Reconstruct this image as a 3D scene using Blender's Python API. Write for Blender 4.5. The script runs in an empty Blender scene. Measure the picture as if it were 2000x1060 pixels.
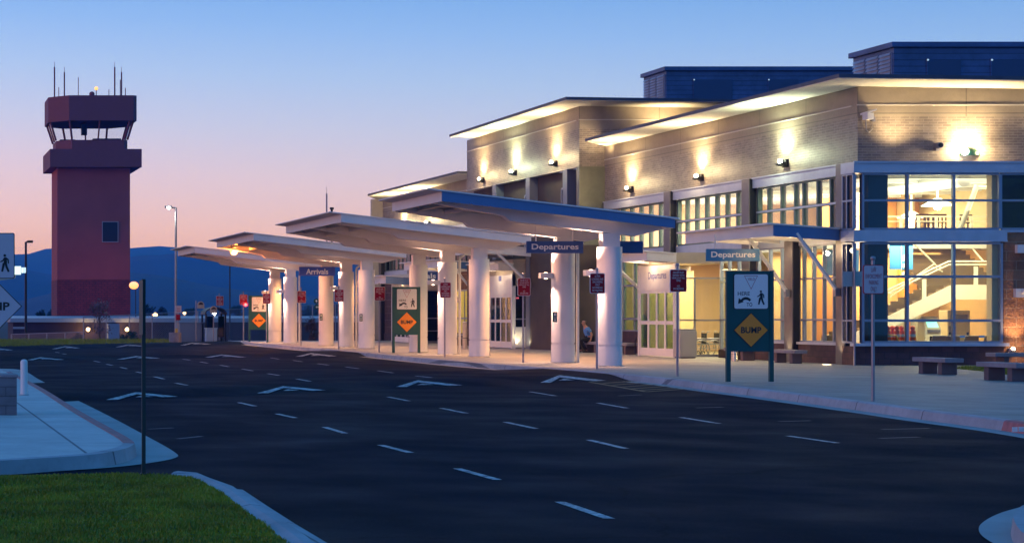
import bpy, math, random
from mathutils import Vector, Matrix, noise
R = math.radians
random.seed(7)
sc = bpy.context.scene
col = sc.collection

# ------------------------------------------------------------------ camera
F = 3750.0            # focal length in pixels of a 2000 px wide frame
EYE = 1.6
VX, VY = -203.0, 614.0
cd = bpy.data.cameras.new('camera')
cam = bpy.data.objects.new('camera', cd); col.objects.link(cam)
cam.location = (0, 0, EYE); cam.rotation_euler = (R(90), 0, 0)
cd.sensor_width = 36; cd.lens = F / 2000 * 36
cd.shift_x = (1000 - VX) / 2000; cd.shift_y = (VY - 530) / 2000
cd.clip_start = 0.1; cd.clip_end = 20000
sc.camera = cam

# ------------------------------------------------------------------ colours
def s2l(c):
    return tuple((v / 255 / 12.92) if v / 255 <= 0.04045 else ((v / 255 + 0.055) / 1.055) ** 2.4 for v in c)

# ------------------------------------------------------------------ world: dusk sky
w = bpy.data.worlds.new("World"); sc.world = w; w.use_nodes = True
nt = w.node_tree; nt.nodes.clear()
tc = nt.nodes.new('ShaderNodeTexCoord')
sep = nt.nodes.new('ShaderNodeSeparateXYZ'); nt.links.new(tc.outputs['Generated'], sep.inputs[0])
# the afterglow sits to the left: the ramp climbs a little faster towards the right
tilt = nt.nodes.new('ShaderNodeMath'); tilt.operation = 'MULTIPLY_ADD'
nt.links.new(sep.outputs['X'], tilt.inputs[0]); tilt.inputs[1].default_value = 0.075
# and away from the afterglow, behind the viewer, the sky is plain blue down to the horizon
bk = nt.nodes.new('ShaderNodeMath'); bk.operation = 'SUBTRACT'; bk.inputs[0].default_value = 0.55; nt.links.new(sep.outputs['Y'], bk.inputs[1])
bm = nt.nodes.new('ShaderNodeMath'); bm.operation = 'MAXIMUM'; bm.inputs[1].default_value = 0.0; nt.links.new(bk.outputs[0], bm.inputs[0])
bs = nt.nodes.new('ShaderNodeMath'); bs.operation = 'MULTIPLY_ADD'; bs.inputs[1].default_value = 0.30; nt.links.new(bm.outputs[0], bs.inputs[0]); nt.links.new(sep.outputs['Z'], bs.inputs[2])
nt.links.new(bs.outputs[0], tilt.inputs[2])
ramp = nt.nodes.new('ShaderNodeValToRGB'); nt.links.new(tilt.outputs[0], ramp.inputs[0])
stops = [(0.0, (194, 166, 222)), (0.030, (202, 177, 231)), (0.055, (203, 182, 238)), (0.082, (190, 182, 242)),
         (0.108, (168, 180, 243)), (0.135, (144, 174, 242)), (0.160, (120, 162, 238)), (0.19, (90, 144, 224)),
         (0.30, (56, 126, 200)), (0.6, (40, 114, 186)), (1.0, (36, 106, 176))]
els = ramp.color_ramp.elements
while len(els) < len(stops): els.new(0.5)
for e, (p, c) in zip(els, stops):
    e.position = p; e.color = (*s2l(c), 1)
bg = nt.nodes.new('ShaderNodeBackground'); bg.inputs[1].default_value = 1.35
nt.links.new(ramp.outputs[0], bg.inputs[0])
# a little real sky scattering on top of the ramp
sky = nt.nodes.new('ShaderNodeTexSky'); sky.sky_type = 'NISHITA'; sky.sun_disc = False
sky.sun_elevation = R(0.5); sky.sun_rotation = R(-75)
bg2 = nt.nodes.new('ShaderNodeBackground'); bg2.inputs[1].default_value = 0.05
nt.links.new(sky.outputs[0], bg2.inputs[0])
add = nt.nodes.new('ShaderNodeAddShader'); wo = nt.nodes.new('ShaderNodeOutputWorld')
nt.links.new(bg.outputs[0], add.inputs[0]); nt.links.new(bg2.outputs[0], add.inputs[1])
nt.links.new(add.outputs[0], wo.inputs['Surface'])

sd = bpy.data.lights.new('sun', 'SUN'); sd.energy = 0.55; sd.angle = R(18); sd.color = (1.0, 0.42, 0.36)
so = bpy.data.objects.new('sun', sd); col.objects.link(so)
so.rotation_euler = Vector((1, 0.35, -0.07)).to_track_quat('-Z', 'Y').to_euler()

sc.view_settings.view_transform = 'Standard'; sc.view_settings.look = 'None'
sc.view_settings.exposure = 0.0; sc.view_settings.gamma = 1.0
sc.render.engine = 'CYCLES'
sc.cycles.use_denoising = True
sc.cycles.max_bounces = 7; sc.cycles.diffuse_bounces = 3; sc.cycles.glossy_bounces = 3
sc.cycles.transparent_max_bounces = 16; sc.cycles.transmission_bounces = 4
sc.cycles.caustics_reflective = False; sc.cycles.caustics_refractive = False
sc.cycles.sample_clamp_indirect = 6.0

# ------------------------------------------------------------------ back-projection to real places
def at(px, py, Y): return ((px - VX) * Y / F, Y, EYE - (py - VY) * Y / F)
def ground(px, py, z=0.0):
    Y = (EYE - z) * F / (py - VY); return ((px - VX) * Y / F, Y, z)
HUMPS = [(39.0, 4.3, 0.75, 9.3), (72.6, 5.0, 0.48, 8.5), (96.0, 7.8, 1.25, 8.0)]
def road_z(x, y):
    z = -0.15
    for (y0, x0, k, ln) in HUMPS:
        s = y - (y0 + k * (x - x0))
        if 0 < s < ln:
            t = min(s / 2.3, 1, (ln - s) / 2.3)
            z = max(z, -0.15 + 0.138 * (t * t * (3 - 2 * t)))
    return z
def road_hit(px, py):
    kx_, kz_ = (px - VX) / F, (py - VY) / F
    a = max(6.0, (EYE - 0.0) / kz_ - 0.5); Y = a
    while Y < 140:
        if EYE - kz_ * Y <= road_z(kx_ * Y, Y): break
        Y += 0.25
    lo_, hi_ = Y - 0.25, Y
    for _ in range(14):
        mi = (lo_ + hi_) / 2
        if EYE - kz_ * mi <= road_z(kx_ * mi, mi): hi_ = mi
        else: lo_ = mi
    return (kx_ * hi_, hi_, road_z(kx_ * hi_, hi_))

# ------------------------------------------------------------------ materials
MATS = {}
def mat(name, c, rough=0.6, metal=0.0, spec=0.5, var=0.0, vscale=3.0, bump=0.0, bscale=20.0, emit=None, estr=0.0, stretch=None, coat=0.0):
    if name in MATS: return MATS[name]
    m = bpy.data.materials.new(name); m.use_nodes = True; n = m.node_tree; b = n.nodes['Principled BSDF']
    b.inputs['Base Color'].default_value = (*c, 1); b.inputs['Roughness'].default_value = rough
    b.inputs['Metallic'].default_value = metal; b.inputs['Specular IOR Level'].default_value = spec
    if coat: b.inputs['Coat Weight'].default_value = coat
    if emit:
        b.inputs['Emission Color'].default_value = (*emit, 1); b.inputs['Emission Strength'].default_value = estr
    if var or bump:
        t = n.nodes.new('ShaderNodeTexCoord'); mp = n.nodes.new('ShaderNodeMapping')
        n.links.new(t.outputs['Object'], mp.inputs[0])
        if stretch: mp.inputs['Scale'].default_value = stretch
    if var:
        nz = n.nodes.new('ShaderNodeTexNoise'); nz.inputs['Scale'].default_value = vscale; nz.inputs['Detail'].default_value = 6
        n.links.new(mp.outputs[0], nz.inputs[0])
        rp = n.nodes.new('ShaderNodeValToRGB'); n.links.new(nz.outputs['Fac'], rp.inputs[0])
        rp.color_ramp.elements[0].position = 0.3; rp.color_ramp.elements[1].position = 0.7
        rp.color_ramp.elements[0].color = (*[v * (1 - var) for v in c], 1)
        rp.color_ramp.elements[1].color = (*[min(1, v * (1 + var)) for v in c], 1)
        n.links.new(rp.outputs[0], b.inputs['Base Color'])
    if bump:
        nz2 = n.nodes.new('ShaderNodeTexNoise'); nz2.inputs['Scale'].default_value = bscale; nz2.inputs['Detail'].default_value = 4
        n.links.new(mp.outputs[0], nz2.inputs[0])
        bp = n.nodes.new('ShaderNodeBump'); bp.inputs['Strength'].default_value = bump; bp.inputs['Distance'].default_value = 0.02
        n.links.new(nz2.outputs['Fac'], bp.inputs['Height']); n.links.new(bp.outputs[0], b.inputs['Normal'])
    MATS[name] = m; return m

def brick_mat(name, c1, c2, cm, bw, bh, mortar=0.008, rough=0.75, bump=0.6, horiz=False, var=0.25, squash=False, rotate=0.0, noise_bump=0.0):
    """running bond on walls (x+y along, z up) or slabs on the ground (x, y)"""
    if name in MATS: return MATS[name]
    m = bpy.data.materials.new(name); m.use_nodes = True; n = m.node_tree; b = n.nodes['Principled BSDF']
    t = n.nodes.new('ShaderNodeTexCoord'); s = n.nodes.new('ShaderNodeSeparateXYZ'); n.links.new(t.outputs['Object'], s.inputs[0])
    cmb = n.nodes.new('ShaderNodeCombineXYZ')
    if horiz:
        n.links.new(s.outputs[0], cmb.inputs[0]); n.links.new(s.outputs[1], cmb.inputs[1])
    else:
        a = n.nodes.new('ShaderNodeMath'); a.operation = 'ADD'; n.links.new(s.outputs[0], a.inputs[0]); n.links.new(s.outputs[1], a.inputs[1])
        n.links.new(a.outputs[0], cmb.inputs[0]); n.links.new(s.outputs[2], cmb.inputs[1])
    bt = n.nodes.new('ShaderNodeTexBrick'); n.links.new(cmb.outputs[0], bt.inputs[0])
    bt.inputs['Color1'].default_value = (*c1, 1); bt.inputs['Color2'].default_value = (*c2, 1); bt.inputs['Mortar'].default_value = (*cm, 1)
    bt.inputs['Scale'].default_value = 1.0; bt.inputs['Brick Width'].default_value = bw; bt.inputs['Row Height'].default_value = bh
    bt.inputs['Mortar Size'].default_value = mortar; bt.inputs['Mortar Smooth'].default_value = 0.1
    if horiz or squash: bt.offset = 0.0
    nz = n.nodes.new('ShaderNodeTexNoise'); nz.inputs['Scale'].default_value = 0.9; nz.inputs['Detail'].default_value = 7
    n.links.new(t.outputs['Object'], nz.inputs[0])
    mr = n.nodes.new('ShaderNodeMapRange'); mr.inputs[1].default_value = 0.3; mr.inputs[2].default_value = 0.7
    mr.inputs[3].default_value = 1 - var; mr.inputs[4].default_value = 1 + var
    n.links.new(nz.outputs['Fac'], mr.inputs[0])
    mx = n.nodes.new('ShaderNodeVectorMath'); mx.operation = 'SCALE'
    n.links.new(bt.outputs['Color'], mx.inputs[0]); n.links.new(mr.outputs[0], mx.inputs['Scale'])
    n9 = n.nodes.new('ShaderNodeTexNoise'); n9.inputs['Scale'].default_value = 5.0; n9.inputs['Detail'].default_value = 9; n9.inputs['Roughness'].default_value = .7
    n.links.new(t.outputs['Object'], n9.inputs[0]); r9 = n.nodes.new('ShaderNodeMapRange'); r9.inputs[1].default_value = .28; r9.inputs[2].default_value = .55; r9.inputs[3].default_value = 1 - var * 1.1; r9.inputs[4].default_value = 1.0
    n.links.new(n9.outputs['Fac'], r9.inputs[0]); mx9 = n.nodes.new('ShaderNodeVectorMath'); mx9.operation = 'SCALE'; n.links.new(mx.outputs[0], mx9.inputs[0]); n.links.new(r9.outputs[0], mx9.inputs['Scale'])
    n.links.new(mx9.outputs[0], b.inputs['Base Color']); b.inputs['Roughness'].default_value = rough
    bp = n.nodes.new('ShaderNodeBump'); bp.inputs['Strength'].default_value = bump; bp.inputs['Distance'].default_value = 0.01; bp.invert = True
    n.links.new(bt.outputs['Fac'], bp.inputs['Height'])
    if noise_bump:
        n3 = n.nodes.new('ShaderNodeTexNoise'); n3.inputs['Scale'].default_value = 14; n3.inputs['Detail'].default_value = 5
        n.links.new(t.outputs['Object'], n3.inputs[0])
        b2 = n.nodes.new('ShaderNodeBump'); b2.inputs['Strength'].default_value = noise_bump; b2.inputs['Distance'].default_value = 0.05
        n.links.new(n3.outputs['Fac'], b2.inputs['Height']); n.links.new(bp.outputs[0], b2.inputs['Normal'])
        n.links.new(b2.outputs[0], b.inputs['Normal'])
    else:
        n.links.new(bp.outputs[0], b.inputs['Normal'])
    MATS[name] = m; return m

def glass_mat(name, tint, refl=1.0, rough=0.02):
    m = bpy.data.materials.new(name); m.use_nodes = True; n = m.node_tree; n.nodes.clear()
    o = n.nodes.new('ShaderNodeOutputMaterial'); mx = n.nodes.new('ShaderNodeMixShader')
    tr = n.nodes.new('ShaderNodeBsdfTransparent'); tr.inputs[0].default_value = (*tint, 1)
    gl = n.nodes.new('ShaderNodeBsdfGlossy'); gl.inputs['Roughness'].default_value = rough
    gl.inputs[0].default_value = (0.9 * refl, 0.93 * refl, 1.0 * refl, 1)
    lw = n.nodes.new('ShaderNodeLayerWeight'); lw.inputs[0].default_value = 0.5      # Schlick on |cos|, same from both sides of the sheet
    pw = n.nodes.new('ShaderNodeMath'); pw.operation = 'POWER'; pw.inputs[1].default_value = 5; n.links.new(lw.outputs['Facing'], pw.inputs[0])
    ma = n.nodes.new('ShaderNodeMath'); ma.operation = 'MULTIPLY_ADD'; ma.inputs[1].default_value = 0.9; ma.inputs[2].default_value = 0.03; n.links.new(pw.outputs[0], ma.inputs[0])
    n.links.new(ma.outputs[0], mx.inputs[0]); n.links.new(tr.outputs[0], mx.inputs[1]); n.links.new(gl.outputs[0], mx.inputs[2])
    n.links.new(mx.outputs[0], o.inputs[0]); MATS[name] = m; return m

def mesh_mat(name, c, dens, scale):
    """chain-link: thin diagonal wires, open between them"""
    m = bpy.data.materials.new(name); m.use_nodes = True; n = m.node_tree; b = n.nodes['Principled BSDF']; o = n.nodes['Material Output']
    b.inputs['Base Color'].default_value = (*c, 1); b.inputs['Metallic'].default_value = 0.6; b.inputs['Roughness'].default_value = 0.5
    t = n.nodes.new('ShaderNodeTexCoord'); mp = n.nodes.new('ShaderNodeMapping'); mp.inputs['Rotation'].default_value = (0, R(45), 0)
    n.links.new(t.outputs['Object'], mp.inputs[0])
    s = n.nodes.new('ShaderNodeSeparateXYZ'); n.links.new(mp.outputs[0], s.inputs[0])
    mxm = []
    for ax in (0, 2):
        a = n.nodes.new('ShaderNodeMath'); a.operation = 'MULTIPLY'; a.inputs[1].default_value = scale; n.links.new(s.outputs[ax], a.inputs[0])
        f = n.nodes.new('ShaderNodeMath'); f.operation = 'FRACT'; n.links.new(a.outputs[0], f.inputs[0])
        l = n.nodes.new('ShaderNodeMath'); l.operation = 'LESS_THAN'; l.inputs[1].default_value = dens; n.links.new(f.outputs[0], l.inputs[0])
        mxm.append(l)
    x = n.nodes.new('ShaderNodeMath'); x.operation = 'MAXIMUM'; n.links.new(mxm[0].outputs[0], x.inputs[0]); n.links.new(mxm[1].outputs[0], x.inputs[1])
    mx = n.nodes.new('ShaderNodeMixShader'); tr = n.nodes.new('ShaderNodeBsdfTransparent')
    n.links.new(x.outputs[0], mx.inputs[0]); n.links.new(tr.outputs[0], mx.inputs[1]); n.links.new(b.outputs[0], mx.inputs[2])
    n.links.new(mx.outputs[0], o.inputs[0]); MATS[name] = m; return m

M_white = mat('white painted steel', (0.80, 0.78, 0.76), 0.42, var=0.05, vscale=1.5)
M_white2 = mat('white painted column', (0.78, 0.76, 0.75), 0.38, var=0.06, vscale=1.2, bump=0.05, bscale=4)
M_soffit = mat('white soffit', (0.74, 0.72, 0.67), 0.7, var=0.06, vscale=2)
M_roofedge = mat('dark roof edge', (0.08, 0.08, 0.11), 0.5, 0.3, var=0.2)
M_brick = brick_mat('tan brick', (0.32, 0.26, 0.21), (0.22, 0.175, 0.15), (0.36, 0.31, 0.26), 0.30, 0.085, 0.010, rough=0.5, bump=0.8)
M_panel = brick_mat('tan precast panel', (0.34, 0.285, 0.225), (0.31, 0.26, 0.205), (0.2, 0.17, 0.14), 3.45, 4.0, 0.02, rough=0.6, bump=0.4, var=0.1, squash=True)
M_trim = mat('pale trim', (0.62, 0.58, 0.52), 0.5)
M_alu = mat('pale blue grey metal panel', (0.50, 0.53, 0.62), 0.38, 0.35, var=0.06)
M_frame = mat('grey window frame', (0.30, 0.33, 0.42), 0.4, 0.5)
M_mull = mat('dark green mullion', (0.10, 0.15, 0.14), 0.35, 0.3)
M_fin = mat('dark steel column', (0.17, 0.15, 0.15), 0.35, 0.5, var=0.12, bump=0.05)
M_fine = mat('black steel', (0.012, 0.012, 0.014), 0.5, 0.2)
M_base = brick_mat('dark base block', (0.105, 0.05, 0.045), (0.07, 0.035, 0.033), (0.04, 0.025, 0.025), 0.40, 0.20, 0.008, rough=0.8, bump=0.8)
M_split = brick_mat('rust split face block', (0.34, 0.16, 0.085), (0.26, 0.12, 0.065), (0.40, 0.26, 0.17), 0.62, 0.30, 0.012, rough=0.9, bump=0.7, noise_bump=0.9)
M_darkwall = mat('dark brown stucco', (0.075, 0.055, 0.042), 0.85, var=0.18, vscale=1.2, bump=0.4, bscale=60)
M_greenwall = mat('olive grey panel', (0.15, 0.155, 0.115), 0.4, 0.3, var=0.12)
M_beige = mat('beige panel', (0.50, 0.44, 0.35), 0.55, var=0.06)
M_bluefas = mat('blue fascia', (0.10, 0.20, 0.40), 0.35, 0.1, var=0.05)
M_navy = mat('navy sign', (0.012, 0.055, 0.22), 0.4)
M_signblue = mat('blue sign', (0.01, 0.16, 0.38), 0.4)
M_letter = mat('white lettering', (0.85, 0.82, 0.78), 0.4)
M_penth = brick_mat('navy metal siding', (0.06, 0.12, 0.27), (0.055, 0.11, 0.26), (0.035, 0.07, 0.17), 60.0, 0.22, 0.02, rough=0.45, bump=0.7, squash=True)
M_penthd = mat('navy hatch', (0.035, 0.07, 0.16), 0.5)
M_glass = glass_mat('clear glass', (0.90, 0.95, 0.90))
M_glassg = glass_mat('green glass', (0.42, 0.52, 0.40))
M_glassd = glass_mat('dark teal glass', (0.05, 0.10, 0.12), 1.0)
M_glasst = glass_mat('tower glass', (0.93, 0.94, 0.95), 0.8)
M_conc = brick_mat('plaza concrete', (0.30, 0.29, 0.265), (0.255, 0.25, 0.23), (0.12, 0.115, 0.11), 1.8, 1.8, 0.012, rough=0.62, bump=0.2, horiz=True, var=0.16)
M_walk = brick_mat('walk concrete', (0.56, 0.57, 0.54), (0.53, 0.54, 0.51), (0.16, 0.17, 0.18), 2.2, 6.0, 0.02, rough=0.7, bump=0.2, horiz=True, var=0.14)
M_kerb = brick_mat('kerb concrete', (0.44, 0.43, 0.44), (0.38, 0.37, 0.39), (0.16, 0.16, 0.17), 3.2, 3.2, 0.02, rough=0.75, bump=0.3, horiz=True, var=0.18)
M_pan = mat('gutter concrete', (0.36, 0.37, 0.36), 0.75, var=0.15, vscale=1.2, bump=0.2, bscale=30)
M_redk = mat('red kerb paint', (0.42, 0.12, 0.12), 0.6, var=0.35, vscale=5)
def asphalt_mat():
    m = bpy.data.materials.new('asphalt'); m.use_nodes = True; n = m.node_tree; b = n.nodes['Principled BSDF']; L = n.links.new
    t = n.nodes.new('ShaderNodeTexCoord')
    def nz(scale, det, sc=(1, 1, 1)):
        mp = n.nodes.new('ShaderNodeMapping'); mp.inputs['Scale'].default_value = sc; L(t.outputs['Object'], mp.inputs[0])
        x = n.nodes.new('ShaderNodeTexNoise'); x.inputs['Scale'].default_value = scale; x.inputs['Detail'].default_value = det; L(mp.outputs[0], x.inputs[0]); return x
    def ramp2(src, p0, p1, c0, c1):
        r = n.nodes.new('ShaderNodeValToRGB'); L(src, r.inputs[0]); e = r.color_ramp.elements
        e[0].position, e[1].position = p0, p1; e[0].color = (*c0, 1); e[1].color = (*c1, 1); return r
    def mul(a, c):
        x = n.nodes.new('ShaderNodeVectorMath'); x.operation = 'MULTIPLY'; L(a, x.inputs[0]); L(c, x.inputs[1]); return x.outputs[0]
    big = ramp2(nz(0.16, 5, (1, .45, 1)).outputs['Fac'], .36, .64, (.0022, .0062, .0165), (.0105, .0125, .0185))
    track = ramp2(nz(0.9, 3, (1, .02, 1)).outputs['Fac'], .35, .7, (.85, .85, .87), (1.15, 1.14, 1.12))
    stain = ramp2(nz(1.6, 6, (1, .6, 1)).outputs['Fac'], .30, .46, (.72, .72, .75), (1, 1, 1))
    grit = ramp2(nz(38, 3).outputs['Fac'], .35, .72, (.72, .72, .74), (1.5, 1.48, 1.42))
    c = mul(mul(mul(big.outputs[0], track.outputs[0]), stain.outputs[0]), grit.outputs[0])
    # sealed cracks
    wv = nz(0.6, 4); mp = n.nodes.new('ShaderNodeVectorMath'); mp.operation = 'MULTIPLY_ADD'; mp.inputs[1].default_value = (1.4, 1.4, 0); L(wv.outputs['Color'], mp.inputs[0]); L(t.outputs['Object'], mp.inputs[2])
    vo = n.nodes.new('ShaderNodeTexVoronoi'); vo.feature = 'DISTANCE_TO_EDGE'; vo.inputs['Scale'].default_value = 0.11; L(mp.outputs[0], vo.inputs[0])
    cr = ramp2(vo.outputs['Distance'], .001, .0035, (.35, .35, .38), (1, 1, 1))
    c = mul(c, cr.outputs[0]); L(c, b.inputs['Base Color'])
    b.inputs['Specular IOR Level'].default_value = .05
    rr = n.nodes.new('ShaderNodeMapRange'); L(nz(0.5, 5).outputs['Fac'], rr.inputs[0]); rr.inputs[1].default_value = .3; rr.inputs[2].default_value = .7; rr.inputs[3].default_value = .62; rr.inputs[4].default_value = .92; L(rr.outputs[0], b.inputs['Roughness'])
    bp = n.nodes.new('ShaderNodeBump'); bp.inputs['Strength'].default_value = .6; bp.inputs['Distance'].default_value = .012; L(nz(70, 4).outputs['Fac'], bp.inputs['Height']); L(bp.outputs[0], b.inputs['Normal'])
    return m
M_asph = asphalt_mat()
M_asph2 = mat('newer asphalt', (0.017, 0.019, 0.024), 0.8, var=0.2, vscale=0.8, bump=0.5, bscale=90)
def worn(name, c, base, p0, p1, scale=7):
    m = mat(name, c, .7); n = m.node_tree; b = n.nodes['Principled BSDF']; t = n.nodes.new('ShaderNodeTexCoord')
    x = n.nodes.new('ShaderNodeTexNoise'); x.inputs['Scale'].default_value = scale; x.inputs['Detail'].default_value = 8; x.inputs['Roughness'].default_value = .75; n.links.new(t.outputs['Object'], x.inputs[0])
    r = n.nodes.new('ShaderNodeValToRGB'); n.links.new(x.outputs['Fac'], r.inputs[0]); e = r.color_ramp.elements
    e[0].position, e[1].position = p0, p1; e[0].color = (*base, 1); e[1].color = (*c, 1); n.links.new(r.outputs[0], b.inputs['Base Color']); return m
M_paint = worn('road paint', (0.56, 0.57, 0.56), (0.06, 0.07, 0.09), .40, .54)
M_paintf = mat('faded road paint', (0.10, 0.10, 0.11), 0.7, var=0.4, vscale=4)
M_yel = mat('faded yellow paint', (0.24, 0.17, 0.07), 0.7, var=0.35, vscale=6)
M_grassg = mat('lawn soil', (0.045, 0.085, 0.010), 0.95, var=0.4, vscale=1.3)
M_blade = mat('grass blade', (0.22, 0.265, 0.010), 0.65, var=0.4, vscale=1.6)
M_field = mat('field', (0.03, 0.035, 0.02), 0.95, var=0.3, vscale=0.03)
M_towr = mat('tower stucco', (0.47, 0.10, 0.085), 0.85, var=0.12, vscale=0.25, bump=0.2, bscale=20)
M_towc = mat('tower cab panel', (0.27, 0.07, 0.075), 0.7, var=0.06)
M_towb = brick_mat('tower base brick', (0.33, 0.045, 0.03), (0.27, 0.038, 0.026), (0.12, 0.03, 0.025), 0.8, 0.3, 0.04, rough=0.8, bump=0.6)
M_hill = mat('forested hill', (0.022, 0.050, 0.065), 0.95, var=0.30, vscale=0.004)
M_red = mat('red sign face', (0.36, 0.010, 0.010), 0.6, spec=.15)
M_redtxt = mat('red lettering', (0.42, 0.03, 0.04), 0.5)
M_lav = mat('pale sign face', (0.52, 0.50, 0.55), 0.45)
M_greensign = mat('dark green sign panel', (0.008, 0.075, 0.065), 0.45)
M_orange = mat('orange sign face', (0.95, 0.29, 0.01), 0.45)
M_black = mat('black paint', (0.012, 0.012, 0.012), 0.5)
M_galv = mat('galvanised steel', (0.32, 0.31, 0.34), 0.4, 0.6, var=0.1)
M_dkpost = mat('dark green post', (0.012, 0.035, 0.035), 0.5)
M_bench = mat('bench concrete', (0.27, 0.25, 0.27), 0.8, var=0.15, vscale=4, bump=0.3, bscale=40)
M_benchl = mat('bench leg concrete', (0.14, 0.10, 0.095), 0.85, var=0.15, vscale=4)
M_binm = mat('bin metal', (0.40, 0.40, 0.40), 0.5, 0.3)
M_int = mat('interior peach wall', (0.78, 0.52, 0.33), 0.8, var=0.04, vscale=0.8)
M_into = mat('interior orange wall', (0.80, 0.36, 0.11), 0.8)
M_inty = mat('interior cream wall', (0.72, 0.53, 0.29), 0.8, var=0.04)
M_intc = mat('interior ceiling', (0.85, 0.83, 0.78), 0.8)
M_intf = mat('interior floor', (0.30, 0.24, 0.16), 0.35, var=0.1)
M_wood = mat('dark wood', (0.07, 0.025, 0.015), 0.4)
M_stair = mat('stair tread brown', (0.30, 0.19, 0.09), 0.7)
M_cream = mat('cream painted steel', (0.82, 0.76, 0.56), 0.5)
M_chair = mat('grey vinyl', (0.30, 0.28, 0.29), 0.45)
M_coneo = mat('orange plastic', (0.95, 0.17, 0.02), 0.5)
M_conew = mat('reflective white', (0.8, 0.8, 0.75), 0.4)
M_yelt = mat('yellow tape', (0.85, 0.5, 0.02), 0.5)
M_skin = mat('skin', (0.50, 0.25, 0.16), 0.55)
M_shirt = mat('blue shirt', (0.09, 0.26, 0.62), 0.8)
M_trous = mat('black trousers', (0.012, 0.011, 0.012), 0.85)
M_hair = mat('grey brown hair', (0.15, 0.10, 0.08), 0.8)
M_bark = mat('bark', (0.10, 0.07, 0.06), 0.9)
M_leafp = mat('purple leaf', (0.14, 0.07, 0.09), 0.7, var=0.3, vscale=8)
M_leafd = mat('dark leaf', (0.025, 0.045, 0.018), 0.8, var=0.4, vscale=3)
M_hangw = mat('shed wall', (0.045, 0.022, 0.026), 0.8, var=0.25, vscale=0.8)
M_hroof = mat('shed roof', (0.42, 0.44, 0.52), 0.4, 0.4)
M_link = mesh_mat('chain link', (0.30, 0.30, 0.33), 0.12, 9.0)
M_umber = mat('utility box', (0.25, 0.28, 0.33), 0.6)
M_yb = mat('yellow band', (0.6, 0.4, 0.03), 0.5)
def emat(name, c, s): return mat(name, (0.8, 0.8, 0.8), emit=c, estr=s)
E_warm = emat('warm lamp', (1.0, 0.80, 0.45), 30)
E_white = emat('white lamp', (1.0, 0.97, 0.85), 30)
E_green = emat('greenish lamp', (0.85, 1.0, 0.75), 30)
E_pink = emat('pink lamp', (1.0, 0.66, 0.5), 14)
E_sod = emat('sodium lamp', (1.0, 0.30, 0.03), 2.4)
E_amb = emat('amber beacon', (1.0, 0.42, 0.02), 1.8)
E_ground = emat('ground lamp', (1.0, 0.82, 0.5), 5)
E_red = emat('red light', (1.0, 0.03, 0.03), 12)
E_screen = emat('screen', (0.1, 0.8, 0.65), 1.6)
E_exit = emat('exit sign', (0.05, 0.9, 0.15), 3)
E_far = emat('distant lamp', (1.0, 0.62, 0.25), 5)
E_neon = emat('pink neon', (1.0, 0.1, 0.25), 4)

# ------------------------------------------------------------------ object helpers
ORG = {}
def thing(name, label, cat, loc=(0, 0, 0), group=None):
    o = bpy.data.objects.new(name, None); col.objects.link(o); o.location = loc; ORG[o.name] = Vector(loc)
    o.empty_display_size = 0.3
    o['label'] = label; o['category'] = cat
    if group: o['group'] = group
    return o
def tag(o, label, cat, group=None):
    o['label'] = label; o['category'] = cat
    if group: o['group'] = group
    return o
def copy_tree(o, parent=None):
    c = o.copy(); col.objects.link(c)
    if parent is not None: c.parent = parent
    for ch in list(o.children): copy_tree(ch, c)
    return c

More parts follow.
